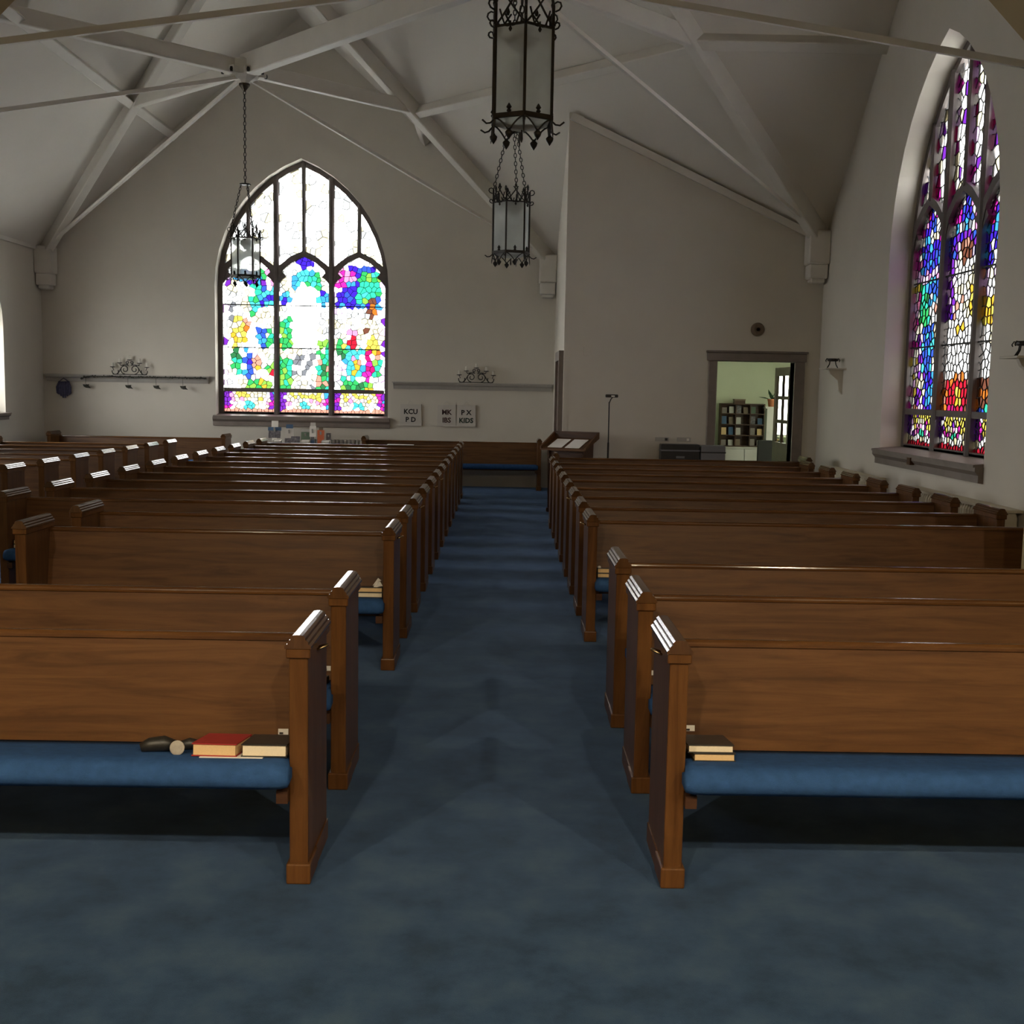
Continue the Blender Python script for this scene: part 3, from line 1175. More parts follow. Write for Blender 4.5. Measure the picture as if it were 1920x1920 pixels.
def pew_meshes(w):
    """meshes of a pew w metres long between end-panel centres"""
    key = round(w, 3)
    if key in CACHE:
        return CACHE[key]
    h = w / 2
    d = {}
    # end panel, cap, blocks (shared by every pew)
    if 'end' not in CACHE:
        e_ = MB().prism([(0, .06), (PD, .06), (PD, PH), (0, PH)], -PT / 2, PT / 2, 'x')
        CACHE['end'] = e_.mesh('end_panel', 'oak_upright')
        hw = [(.046, 0), (.046, .009), (.039, .016), (.036, .016), (.036, .024), (.029, .031), (.026, .031), (.026, .039), (.018, .047), (.006, .049)]
        prof = [(x, PH + z) for x, z in hw] + [(-x, PH + z) for x, z in reversed(hw)]
        c_ = MB().prism(prof, -.012, PD + .012, 'y')
        CACHE['cap'] = c_.mesh('cap', 'oak_cap')
        CACHE['collar'] = MB().box(-.042, .042, -.010, PD + .008, PH - .035, PH).mesh('collar', 'oak_upright')
        CACHE['block'] = MB().box(-.043, .043, -.014, .15, 0, .075).mesh('base_block', 'oak_upright')
        CACHE['shoe'] = MB().prism([(.15, 0), (PD, 0), (PD, .075), (.15, .075)], -.038, .038, 'x').mesh('shoe', 'oak_upright')
    ins = h - PT / 2
    # backrest: slightly raked board with a rounded top rail
    bk = MB().prism([(.305, .355), (.335, .355), (.409, .795), (.379, .795)], -ins - .004, ins + .004, 'x')
    d['backrest'] = bk.mesh('backrest', 'oak')
    rl = []
    for k in range(9):
        a = PI * k / 8
        rl.append((.393 + .024 * math.cos(a), .798 + .015 * math.sin(a)))
    rl = [(.417, .788)] + rl + [(.369, .788)]
    d['top_rail'] = MB().prism(rl, -ins - .004, ins + .004, 'x').mesh('top_rail', 'oak_rail')
    d['seat_board'] = MB().prism([(.02, .338), (.32, .318), (.32, .34), (.02, .36)], -ins - .004, ins + .004, 'x').mesh('seat_board', 'oak')
    # cushion: rounded slab, front edge bulging past the ends
    sec = [(.312, .338), (.31, .405), (.20, .425), (.08, .442), (.0, .452), (-.05, .452), (-.078, .438), (-.092, .41), (-.088, .383), (-.068, .364), (.0, .358)]
    mb = MB()
    xs = [(-ins - .012, .45), (-ins - .006, .82), (-ins + .02, .97), (-ins + .06, 1.0), (ins - .06, 1.0), (ins - .02, .97), (ins + .006, .82), (ins + .012, .45)]
    n = len(sec)
    cy, cz = .1, .40
    for x, s in xs:
        for (y, z) in sec:
            if y < -.004:
                xx = x
            else:
                xx = max(-ins, min(ins, x))
            mb.v.append((xx, cy + (y - cy) * (.9 + .1 * s) if y > 0 else y * (.55 + .45 * s), cz + (z - cz) * s))
    for i in range(len(xs) - 1):
        for k in range(n):
            mb.f.append((i * n + k, i * n + (k + 1) % n, (i + 1) * n + (k + 1) % n, (i + 1) * n + k))
    mb.f.append(tuple(range(n - 1, -1, -1)))
    mb.f.append(tuple((len(xs) - 1) * n + k for k in range(n)))
    d['cushion'] = mb.mesh('cushion', 'cushion', True)
    sp = MB().prism([(.22, 0), (.30, 0), (.30, .325), (.10, .33), (.10, .30), (.20, .22)], -.02, .02, 'x')
    d['support'] = sp.mesh('support', 'oak_upright')
    CACHE[key] = d
    return d


def pew(x0, x1, y, label, group=None):
    w = x1 - x0
    d = pew_meshes(w)
    p = thing('pew', label, 'pew', ((x0 + x1) / 2, y, 0), 0, group)
    for s in (-1, 1):
        ep = link('end_panel', CACHE['end'], p, (s * w / 2, 0, 0), .005, 2)
        link('cap', CACHE['cap'], ep)
        link('collar', CACHE['collar'], ep, None, .004, 1)
        link('base_block', CACHE['block'], ep, None, .006, 2)
        link('shoe', CACHE['shoe'], ep)
        br = MB().prism([(-.03, .30), (.06, .30), (.06, .345), (-.03, .345)], -.02, .02, 'x')
        br.build('seat_bracket', 'dark_wood', p, loc=(s * (w / 2 - PT / 2 - .02), 0, 0))
    link('backrest', d['backrest'], p)
    link('top_rail', d['top_rail'], p)
    link('seat_board', d['seat_board'], p)
    link('cushion', d['cushion'], p)
    link('support', d['support'], p, (math.copysign(.35, x0), 0, 0))
    return p


def hook(p, x, y, s):
    """little brass aisle hook on the end panel"""
    pts = []
    for k in range(9):
        a = PI * k / 8
        pts.append((x + s * (PT / 2 + .002 + .036 * math.sin(a)), y - .022 * math.cos(a), .80 + .014 * math.sin(a)))
    MB().tube(pts, .005, 6).build('aisle_hook', 'brass', p, True)


ORD = ['first', 'second', 'third', 'fourth', 'fifth', 'sixth', 'seventh', 'eighth', 'ninth', 'tenth']
LXA, RXA = -.70, .62
rowL = [3.87, 4.82] + [6.93 + .92 * k for k in range(13)]
rowR = [3.88, 4.83, 5.80] + [7.83 + .92 * k for k in range(8)]
PEWS = {}
for i, y in enumerate(rowL):
    xl = -2.95 if i < 4 else -3.86
    if i == 0:
        lab, g = 'oak pew with a red book and grey disc on its blue cushion', None
    elif i == 1:
        lab, g = 'oak pew directly behind the one holding the red book', None
    elif i == 2:
        lab, g = 'oak pew with crumpled tissue on two stacked books at the aisle', None
    elif i == 3:
        lab, g = 'short oak pew directly behind the one with the crumpled tissue', None
    elif i == 4:
        lab, g = 'oak pew with two stacked pale-edged books at its far wall end', None
    else:
        lab, g = 'long oak pew between the two aisles, %s from the leaflet table' % ORD[len(rowL) - 1 - i], 'rear pews between the two aisles'
    p = pew(xl, LXA, y, lab, g)
    PEWS['L', i] = p
    w = LXA - xl
    if i in (0, 2, 4, 6, 7):
        hook(p, w / 2, .2, 1)
for i, y in enumerate(rowR):
    if i == 0:
        lab, g = 'oak pew with a black book stacked on a tan-edged book', None
    elif i == 1:
        lab, g = 'second oak pew of the three standing before the gap on the window side', None
    elif i == 2:
        lab, g = 'third oak pew, last before the gap on the window side', None
    elif i == 3:
        lab, g = 'oak pew just behind the gap with two books beside its aisle end', None
    else:
        lab, g = 'oak pew on the window side, %s before the doorway wall pew' % ORD[len(rowR) - 1 - i], 'rear pews on the side window side'
    p = pew(RXA, 3.85, y, lab, g)
    PEWS['R', i] = p
    if i in (0, 3, 5):
        hook(p, -(3.85 - RXA) / 2, .2, -1)
for k in range(7):
    y = 6.93 + .92 * (5 + k)
    pew(-7.7, -5.05, y, 'oak pew along the left wall, %s from the one below the garland shelf' % ORD[6 - k], 'pews in the left side block')
pew(-7.7, -4.76, 19.35, 'oak pew against the back wall below the hanging garland shelf', None)
pew(-2.42, .60, 19.62, 'oak pew against the back wall beneath the lettered paper bags', None)
pew(.70, 4.12, 15.40, 'oak pew across the front of the doorway wall', None)


# ------------------------------------------------------------------ books, papers and small things on the pews
def book(label, x, y, z, w, d, h, cover, pages='pages', rz=0.0, group=None, tilt=0.0):
    """closed book lying flat; page edge towards -y, spine at +y"""
    b = thing('book', label, 'book', (x, y, z), rz, group)
    b.rotation_euler = (-tilt, 0, rz)
    t = .004
    MB().box(-w / 2, w / 2, 0, d, 0, t).build('back_cover', cover, b)
    MB().box(-w / 2, w / 2, 0, d, h - t, h).build('front_cover', cover, b)
    MB().box(-w / 2, w / 2, d - t, d, t, h - t).build('spine', cover, b)
    MB().box(-w / 2 + .005, w / 2 - .005, .004, d - t, t, h - t).build('page_block', pages, b)
    return b


CT = .448
SEAT = math.atan(.135)          # the cushion falls towards the backrest


def seat_z(yl):
    """height of the cushion yl metres behind the pew front"""
    return .4515 - .135 * max(0.0, yl)


def seat_book(label, x, row, yl, lift, w, d, h, cover, pages, rz=0.0):
    return book(label, x, row + yl + lift * math.sin(SEAT), seat_z(yl) + lift * math.cos(SEAT), w, d, h, cover, pages, rz, None, SEAT)


seat_book('red hardback book lying on a blue pew cushion', -.997, 3.87, .006, .0025, .158, .21, .045, 'red_cover', 'pages_tan', math.radians(-2))
seat_book('black hardback book lying beside the red book on the cushion', -.823, 3.87, .008, .0025, .160, .21, .044, 'black_cover', 'pages')
lf = MB().box(-.11, .11, -.006, .14, 0, .003).build('leaflet', 'paper')
lf.location = (-.935, 3.87, seat_z(0))
lf.rotation_euler = (-SEAT, 0, 0)
tag(lf, 'thin white leaflet tucked under the red and black books', 'leaflet')
gc = thing('glasses_case', 'dark pouch lying beside the grey disc on the pew cushion', 'pouch', (-1.215, 3.95, seat_z(.08) - .006))
MB().tube([(-.06, 0, .022), (-.03, .01, .03), (.02, .015, .034), (.06, .02, .026)], [.016, .026, .028, .018], 10).build('pouch_body', 'black_cover', gc, True)
MB().tube([(.05, .05, .012), (.10, .06, .021), (.14, .06, .017)], [.014, .022, .016], 8).build('flap', 'black_cover', gc, True)
dk = thing('disc', 'round grey disc leaning on the dark pouch on a pew cushion', 'disc', (-1.135, 3.915, CT + .022))
o = MB().lathe([(.022, -.005), (.026, -.003), (.026, .003), (.022, .005)], 20).build('rim', 'disc_grey', dk)
o.rotation_euler = (math.radians(78), 0, 0)
o2 = MB().lathe([(.018, .005), (.018, .0065)], 20).build('face', 'disc_grey', dk)
o2.rotation_euler = (math.radians(78), 0, 0)

seat_book('tan-edged book under a black book on a pew cushion', .765, 3.88, .05, 0, .15, .20, .030, 'black_cover', 'pages_tan')
seat_book('black book on top of a tan-edged book at the pew end', .752, 3.88, .05, .030, .165, .21, .030, 'black_cover', 'pages')
seat_book('lower book under the crumpled tissue', -.82, 6.93, .06, 0, .155, .2, .032, 'black_cover', 'pages')
seat_book('upper book carrying the crumpled tissue', -.82, 6.93, .06, .032, .155, .2, .032, 'black_cover', 'pages_tan')
ts = MB()
rg = random.Random(3)
for k in range(5):
    a = rg.uniform(0, 6)
    ts.add([(.03 * math.cos(a), .03 * math.sin(a), .0), (.035 * math.cos(a + 2), .03 * math.sin(a + 2), .012), (.02 * math.cos(a + 4), .02 * math.sin(a + 4), .045), (0, 0, .06)],
           [(0, 1, 2), (0, 2, 3), (1, 3, 2), (0, 3, 1)])
tz = ts.build('tissue', 'paper')
tz.location = (-.775, 7.04, seat_z(.11) + .063)
tag(tz, 'crumpled white tissue lying on two stacked books', 'tissue')
seat_book('lower of two books on the pew just behind the gap', .735, 7.83, .07, 0, .14, .2, .032, 'black_cover', 'pages_tan')
seat_book('upper of two books on the pew just behind the gap, topped with a sweet', .735, 7.83, .07, .032, .14, .2, .034, 'black_cover', 'pages_tan')
sw = MB().lathe([(.004, 0), (.012, .004), (.014, .01), (.008, .017)], 8).build('sweet', 'paper')
sw.location = (.680, 7.94, seat_z(.11) + .065)
tag(sw, 'small pale wrapped sweet on top of two books', 'sweet')
seat_book('lower book at the left wall end of a pew', -3.755, 8.77, .07, 0, .13, .2, .032, 'black_cover', 'pages')
seat_book('upper book at the left wall end of a pew', -3.755, 8.77, .07, .032, .13, .2, .034, 'black_cover', 'pages_tan')
seat_book('small dark book beside a clipped card on the pew behind the red book', -.80, 4.82, .05, 0, .06, .15, .03, 'black_cover', 'black_cover')


def card(label, x, y, z):
    c = thing('card', label, 'card', (x, y, z))
    c.rotation_euler = (-math.atan(.168), 0, 0)
    MB().box(-.019, .019, -.003, .0, 0, .022).build('sheet', 'paper', c)
    MB().box(-.014, .0, -.0045, -.003, .002, .009).build('print', 'ink', c)


card('small white card standing behind the black book next to the red book', -.815, 4.1895, .438)
card('small white card behind the black book on the tan-edged book', .719, 4.205, .472)
card('small white card at the aisle end of the pew behind the red book', -.799, 5.141, .445)
card('small white card on the second pew on the window side', .686, 5.151, .446)

# loose paper strip on a rear pew
pp = MB().box(-.21, .21, -.05, .05, 0, .01).build('paper_strip', 'paper')
pp.location = (-1.67, 18.36, .813)
tag(pp, 'long pale paper strip lying on a rear pew top', 'paper')


# ------------------------------------------------------------------ lanterns
def chain_mesh(a, b, link_len=.06, r=.0045, wide=.014):
    a, b = Vector(a), Vector(b)
    d = b - a
    L_ = d.length
    n = max(2, int(L_ / (link_len * .78)))
    t = d.normalized()
    s = t.cross(Vector((0.3, 1, 0.1))).normalized()
    u = t.cross(s)
    mb = MB()
    for k in range(n):
        c = a + d * ((k + .5) / n)
        q = s if k % 2 else u
        pts = []
        for m_ in range(8):
            an = 2 * PI * m_ / 8
            pts.append(c + t * (link_len / 2 * math.cos(an)) + q * (wide * math.sin(an)))
        mb.tube(pts, r, 4, True)
    return mb


LR, LHG = .195, .545          # lantern radius (corner), glass height


def lantern_parts(l):
    """hexagonal wrought iron lantern, z = 0 at the bottom ring"""
    ap = LR * math.cos(PI / 6)
    side = LR
    cor = [(LR * math.cos(PI / 3 * k), LR * math.sin(PI / 3 * k)) for k in range(6)]
    for k in range(6):
        c = Vector((*cor[k], 0))
        dv = c.normalized()
        MB().tube([c + Vector((0, 0, -.02)), c + Vector((0, 0, .70))], .010, 6).build('post', 'iron', l)
        # scrolls at the top and bottom corners
        for z0, sc_ in ((.66, 1.0), (.55, .7)):
            pts = [c + dv * (.012 + .032 * sc_ * math.sin(a) + .004 * a) + Vector((0, 0, z0 + .03 * sc_ * (1 - math.cos(a)))) for a in [PI * .25 * q for q in range(7)]]
            MB().tube(pts, .006, 5).build('corner_scroll', 'iron', l, True)
        pts = [c + dv * (.0 + .028 * q) + Vector((0, 0, -.02 - .035 * math.sin(q * .9))) for q in range(4)]
        MB().tube(pts, .006, 5).build('foot_scroll', 'iron', l, True)
        MB().tube([c + Vector((0, 0, -.02)), c + dv * .01 + Vector((0, 0, -.10)), c + dv * .012 + Vector((0, 0, -.13))], [.008, .006, .002], 5).build('spike', 'iron', l)
        # side between corner k and k+1
        e_ = Vector((*cor[(k + 1) % 6], 0))
        nrm = ((c + e_) / 2).normalized()
        tv = (e_ - c)
        b = MB()
        b.beam(c + Vector((0, 0, .0)), e_ + Vector((0, 0, .0)), .022, .03)
        b.build('ring_bar', 'iron', l)
        tb = MB()
        tb.beam(c + Vector((0, 0, .56)), e_ + Vector((0, 0, .56)), .012, .014)
        tb.build('upper_bar', 'iron', l)
        gp = MB()
        i0, i1 = c * .965, e_ * .965
        gp.add([i0 + Vector((0, 0, .012)), i1 + Vector((0, 0, .012)), i1 + Vector((0, 0, .56)), i0 + Vector((0, 0, .56)),
                i0 * .985 + Vector((0, 0, .012)), i1 * .985 + Vector((0, 0, .012)), i1 * .985 + Vector((0, 0, .56)), i0 * .985 + Vector((0, 0, .56))],
               [(0, 1, 2, 3), (7, 6, 5, 4), (0, 4, 5, 1), (3, 2, 6, 7)])
        gp.build('glass_panel', 'lantern_glass', l)
        # gothic cresting: two crossing arches with a pendant drop
        cr = MB()
        for s0, s1 in ((0, .62), (1, .38)):
            pts = []
            for q in range(7):
                f = q / 6
                x = s0 + (s1 - s0) * (1 - (1 - f) ** 1.9)
                pts.append(c + tv * x + Vector((0, 0, .56 + .165 * math.sin(f * PI / 2))) + nrm * .004)
            cr.tube(pts, .0065, 5)
        for s0, s1 in ((.5, .14), (.5, .86)):
            pts = []
            for q in range(6):
                f = q / 5
                pts.append(c + tv * (s0 + (s1 - s0) * f) + Vector((0, 0, .56 + .10 * f - .05 * math.sin(f * PI))) + nrm * .004)
            cr.tube(pts, .0055, 5)
        m_ = c + tv * .5 + nrm * .004
        cr.lathe([(.003, -.045), (.012, -.03), (.006, -.015), (.006, .02)], 6, (m_.x, m_.y, .56))
        cr.lathe([(.008, 0), (.014, .02), (.004, .05)], 6, (m_.x, m_.y, .715))
        cr.build('cresting', 'iron', l, True)
        fl = MB()
        fl.lathe([(.008, 0), (.016, .012), (.008, .024), (.018, .034), (.003, .06)], 6, (m_.x, m_.y, .012))
        fl.build('fleur_finial', 'iron', l)
        # bottom arches with heart drops
        ba = MB()
        for s0, s1 in ((0.04, .5), (.96, .5)):
            pts = []
            for q in range(6):
                f = q / 5
                pts.append((c + tv * (s0 + (s1 - s0) * f)) + Vector((0, 0, -.015 - .085 * f ** 1.6)))
            ba.tube(pts, .0055, 5)
        m2 = c + tv * .5
        ba.lathe([(.002, -.155), (.022, -.125), (.026, -.11), (.012, -.095), (.008, -.085)], 6, (m2.x, m2.y, 0))
        ba.build('drop_arch', 'iron', l, True)
    bt = MB()
    bt.add([(p[0] * .97, p[1] * .97, -.012) for p in cor] + [(p[0] * .6, p[1] * .6, -.045) for p in cor] + [(0, 0, -.06)],
           [(k, (k + 1) % 6, 6 + (k + 1) % 6, 6 + k) for k in range(6)] + [(6 + k, 6 + (k + 1) % 6, 12) for k in range(6)])
    bt.build('bottom_glass', 'lantern_glass', l)
    MB().lathe([(.003, -.14), (.009, -.12), (.006, -.06)], 6).build('centre_drop', 'iron', l)
    MB().lathe([(.02, .40), (.035, .44), (.07, .47), (.075, .52), (.03, .56)], 10).build('socket_cluster', 'bronze', l)


def lantern(label, loc, top, rz=0.0):
    l = thing('lantern', label, 'lantern', loc, rz)
    l.scale = (1, 1, .91)
    lantern_parts(l)
    x, y, z = loc
    sp = 1.36
    for k in range(3):
        a = PI / 3 * (2 * k) + PI / 3
        ca = (LR * math.cos(a), LR * math.sin(a), .70)
        chain_mesh(ca, (.055 * math.cos(a), .055 * math.sin(a), sp), .055).build('hanging_chain', 'iron', l)
    MB().lathe([(.075, sp - .006), (.08, sp), (.075, sp + .012), (.02, sp + .025)], 9).build('spreader', 'iron', l)
    H_ = (top - z) / .91
    chain_mesh((0, 0, sp + .02), (0, 0, H_ - .10), .07, .0055, .017).build('main_chain', 'iron', l)
    MB().lathe([(.012, H_ - .12), (.02, H_ - .10), (.07, H_ - .03), (.075, H_)], 10).build('ceiling_cup', 'bronze', l)
    return l


lantern('hexagonal iron lantern hanging in front of the green tree window', (XC, 16.07, 3.225), 5.80, math.radians(10))
lantern('hexagonal iron lantern with bright milky glass hanging over the aisle toward the back wall', (.03, 12.2, 3.16), 5.80, math.radians(14))
lantern('hexagonal iron lantern with dim greenish glass hanging at the chancel arch', (.07, 7.05, 3.345), 7.31, math.radians(33))


# assumed unseen lamps, added to put warm light on the front pews
def pendant(x, y, z):
    p = thing('fill_pendant', 'added dome lamp behind the camera, warm fill for the front pews', 'lamp', (x, y, z), 0, 'added chancel fill lamps')
    MB().lathe([(.05, .30), (.12, .26), (.22, .12), (.25, 0), (.24, 0), (.21, .11), (.11, .245), (.04, .28)], 20).build('shade', 'shelf_paint', p, True)  # dome shaped to keep direct light on the front rows
    MB().tube([(0, 0, .29), (0, 0, 7.31 - z)], .012, 6).build('rod', 'iron', p)
    l = bpy.data.lights.new('fill_bulb', 'POINT')
    l.energy = FILL_LAMP
    l.color = (1.0, 0.83, 0.58)
    l.shadow_soft_size = .08
    o_ = bpy.data.objects.new('fill_bulb', l)
    COL.objects.link(o_)
    o_.parent = p
    o_.location = (0, 0, .09)


for px_ in (-3.6, -1.3, 1.3, 3.6):
    pendant(px_, -1.3 if abs(px_) > 2 else -2.0, 4.7)


# ------------------------------------------------------------------ back wall shelves and what is on them
def wall_shelf(label, x0, x1, y, z):
    s = thing('wall_shelf', label, 'shelf', (0, 0, 0))
    MB().box(x0, x1, y - .13, y + .005, z - .022, z).build('board', 'shelf_paint', s, bevel=.004, seg=1)
    MB().prism([(y - .11, z - .022), (y + .005, z - .022), (y + .005, z - .13), (y - .02, z - .13), (y - .05, z - .07), (y - .09, z - .05)], x0 + .02, x1 - .02, 'x').build('moulding', 'shelf_paint', s)
    return s


wall_shelf('long grey shelf on the back wall carrying a garland beside the green tree window', XL + .05, -5.22, YB, 1.865)
wall_shelf('long grey shelf on the back wall above the lettered paper bags', -2.0, XR - .02, YB, 1.835)


def spiral(cx, cz, r0, r1, turns, a0, n=22, sgn=1):
    pts = []
    for k in range(n + 1):
        f = k / n
        a = a0 + sgn * turns * 2 * PI * f
        r = r0 + (r1 - r0) * f
        pts.append((cx + r * math.cos(a), 0, cz + r * math.sin(a)))
    return pts


def candelabra(label, x, y, z):
    c = thing('candelabra', label, 'candelabra', (x, y, z))
    MB().tube([(-.30, 0, .008), (.30, 0, .008)], .007, 6).build('base_bar', 'iron', c)
    for s in (-1, 1):
        MB().tube(spiral(s * .085, .095, .082, .02, 1.4, -PI / 2, 26, s), .008, 6).build('scroll', 'iron', c, True)
        MB().tube(spiral(s * .255, .06, .055, .055, .62, PI * .1 if s > 0 else PI * .9, 14, -s), .008, 6).build('scroll', 'iron', c, True)
        MB().tube(spiral(s * .035, .215, .032, .01, 1.2, -PI / 2, 18, s), .007, 6).build('scroll', 'iron', c, True)
        MB().tube([(s * .02, 0, .17), (s * .10, 0, .175), (s * .15, 0, .12), (s * .19, 0, .05), (s * .22, 0, .01)], .008, 6).build('arm', 'iron', c, True)
        MB().tube([(s * .10, 0, .175), (s * .15, 0, .16), (s * .175, 0, .185)], .007, 6).build('arm', 'iron', c, True)
    for x_, zc in ((-.30, .125), (-.175, .195), (0, .25), (.175, .195), (.30, .125)):
        MB().lathe([(.012, 0), (.045, .008), (.045, .016), (.02, .018)], 10, (x_, 0, zc)).build('drip_cup', 'iron', c)
        MB().lathe([(.018, .016), (.018, .085), (.006, .09)], 10, (x_, 0, zc)).build('candle', 'wax', c)
        if abs(x_) > .2:
            MB().tube([(x_, 0, zc), (x_ - math.copysign(.02, x_), 0, zc - .05)], .006, 5).build('stem', 'iron', c)


candelabra('black scroll candelabra on the garland shelf', -6.6, 20.22, 1.865)
candelabra('black scroll candelabra on the shelf above the lettered paper bags', -.52, 20.22, 1.835)

# garland wound under the left shelf, with little hanging birds
def garland_z(f):
    return 1.832 - .05 * max(0.0, 1 - f / .10) ** 2


g = MB()
pts = []
for k in range(60):
    f = k / 59
    pts.append((-7.45 + 2.2 * f, 20.176 + .006 * math.sin(k * 1.7), garland_z(f)))
g.tube(pts, .011, 6)
go = thing('garland', 'thin dark garland strung below the shelf left of the window', 'garland', (0, 0, 0))
g.build('cord', 'ivy', go, True)
lv = MB()
rg = random.Random(12)
for k in range(150):
    f = rg.random()
    x, z = -7.45 + 2.2 * f, garland_z(f)
    a = rg.uniform(0, 6.28)
    b = rg.uniform(-1, 1)
    d_ = Vector((math.cos(a), math.sin(a) * .4, b * .7)).normalized() * .035
    s_ = Vector((-d_.z, 0, d_.x)) * .4
    c_ = Vector((x, 20.165, z))
    lv.add([c_, c_ + d_ * .5 + s_, c_ + d_, c_ + d_ * .5 - s_], [(0, 1, 2, 3)])
tag(lv.build('leaves', 'ivy', go), kind='stuff')
for i, bx in enumerate((-7.36, -6.62, -6.13, -5.66)):
    b = thing('bird_ornament', 'little dark bird ornament on the garland, %s from the pointed window' % ORD[3 - i], 'ornament', (bx, 20.172, 1.655), 0, 'bird ornaments on the garland')
    MB().tube([(-.05, 0, .03), (-.025, 0, .012), (.015, 0, 0), (.05, 0, -.012), (.085, 0, -.03)], [.004, .022, .028, .016, .003], 8).build('body', 'ivy', b, True)
    MB().add([(-.01, -.01, .015), (.04, -.05, .04), (.05, -.01, .0)], [(0, 1, 2)]).add([(-.01, .01, .015), (.04, .05, .04), (.05, .01, .0)], [(0, 1, 2)]).build('wings', 'ivy', b)
    MB().tube([(0, 0, .02), (0, 0, garland_z((bx + 7.45) / 2.2) - 1.658)], .003, 4).build('thread', 'ivy', b)
cl = thing('hanging_cloth', 'dark blue ribboned cloth hanging below the garland shelf', 'cloth', (-7.77, 20.25, 1.43))
for k in range(6):
    xx = -.105 + .042 * k
    zb = .03 * abs(k - 2.5)
    MB().tube([(xx * .75, .0, .30), (xx * 1.05, -.02, .2), (xx, -.01, .1), (xx * .8, 0, zb)], [.018, .026, .026, .012], 6).build('fold', 'blue_cloth', cl, True)
MB().tube([(-.08, 0, .30), (0, -.01, .36), (.08, 0, .30)], .008, 5).build('loop', 'blue_cloth', cl)


# lettered paper bags hanging on the back wall
def text_mesh(s, size, mat, parent, loc, name='lettering'):
    cu = bpy.data.curves.new(name, 'FONT')
    cu.body = s
    cu.size = size
    cu.align_x = 'CENTER'
    cu.extrude = .001
    cu.offset = .004
    cu.resolution_u = 2
    tmp = bpy.data.objects.new(name, cu)
    COL.objects.link(tmp)
    bpy.context.view_layer.update()
    dg = bpy.context.evaluated_depsgraph_get()
    me = bpy.data.meshes.new_from_object(tmp.evaluated_get(dg))
    bpy.data.objects.remove(tmp, do_unlink=True)
    me.materials.clear()
    me.materials.append(M[mat])
    o_ = link(name, me, parent, loc)
    o_.rotation_euler = (PI / 2, 0, 0)
    return o_


def bag(label, x, w, l1, l2, m1, m2):
    b = thing('paper_bag', label, 'paper bag', (x, 20.302, 1.07))
    MB().prism([(-w / 2, 0), (w / 2, 0), (w / 2 - .01, .37), (-w / 2 + .01, .37)], -.035, .0, 'y').build('bag_body', 'bag_paper', b)
    pts = [(-.05 + .1 * k / 8, -.03, .36 + .07 * math.sin(PI * k / 8)) for k in range(9)]
    MB().tube(pts, .004, 5).build('handle', 'bag_paper', b)
    MB().box(-w / 2, w / 2, -.045, -.0, -.012, .012).build('bottom_fold', 'bag_paper', b)
    text_mesh(l1, .12, m1, b, (.0, -.037, .20))
    text_mesh(l2, .12, m2, b, (.0, -.037, .06))


bag('white paper bag lettered in grey, hanging apart from the other two', -1.67, .38, 'KCU', 'P D', 'ink', 'ink')
bag('white paper bag lettered in dark brown, hanging beside the green lettered bag', -1.035, .335, 'MK', 'IBS', 'ink_brown', 'ink_brown')
bag('white paper bag with green and black letters', -.69, .345, 'P X', 'KIDS', 'ink', 'ink_green')


# ------------------------------------------------------------------ radiators
def radiator(label, n, pitch, loc, rz, mat='radiator_paint', h=.74, cover=False):
    r = thing('radiator', label, 'radiator', loc, rz)
    col_ = MB()
    sec = [(-.07, .06), (-.07, h - .05), (-.05, h), (.05, h), (.07, h - .05), (.07, .06), (.05, .03), (-.05, .03)]
    me = col_.prism(sec, -pitch * .38, pitch * .38, 'x').mesh('column', mat)
    for k in range(n):
        link('column', me, r, ((k - (n - 1) / 2) * pitch, 0, 0), .01, 1)
    W_ = n * pitch / 2
    MB().box(-W_ + .03, W_ - .03, -.02, .02, h * .85, h * .88).build('header_pipe', mat, r)
    MB().box(-W_ + .03, W_ - .03, -.02, .02, .10, .13).build('header_pipe', mat, r)
    for s in (-1, 1):
        MB().box(s * (W_ - .08) - .02, s * (W_ - .08) + .02, -.06, .06, 0, .08).build('foot', mat, r)
    if cover:
        MB().box(-W_ - .02, W_ + .02, -.10, .09, h, h + .025).build('cover_shelf', mat, r)
    return r


radiator('cream radiator between the doorway corner and the tall side window', 34, .06, (4.455, 14.6, 0), PI / 2, cover=True)
radiator('cream radiator standing below the tall side window', 42, .06, (4.455, 11.2, 0), PI / 2, cover=True)
radiator('grey radiator below the green tree window behind the leaflet table', 16, .07, (-2.98, 20.18, 0), 0, 'shelf_paint', .80)


# ------------------------------------------------------------------ leaflet table below the back window
tb = thing('table', 'narrow leaflet table standing below the green tree window', 'table', (-3.62, 19.72, 0))
MB().box(-.68, .68, -.22, .22, .69, .725).build('tabletop', 'dark_wood', tb, bevel=.006, seg=1)
for sx_ in (-1, 1):
    for sy_ in (-1, 1):
        MB().box(sx_ * .62 - .025, sx_ * .62 + .025, sy_ * .17 - .025, sy_ * .17 + .025, 0, .69).build('leg', 'dark_wood', tb)
TZ = .725


def stand_card(name, label, cat, x, y, w, h, mats, tilt=12):
    c = thing(name, label, cat, (x, y, TZ))
    z = 0
    for i, (hh, mt, ww) in enumerate(mats):
        a = MB().box(-w * ww / 2, w * ww / 2, -.006 - .001 * (i % 2), .006, z, z + hh)
        o_ = a.build('board' if i == 0 else 'print', mt, c)
        o_.rotation_euler = (math.radians(-tilt), 0, 0)
        z += hh
    MB().beam((0, .01, h * .7), (0, h * .28, 0.004), .03, .006).build('easel_leg', 'shelf_paint', c)
    return c


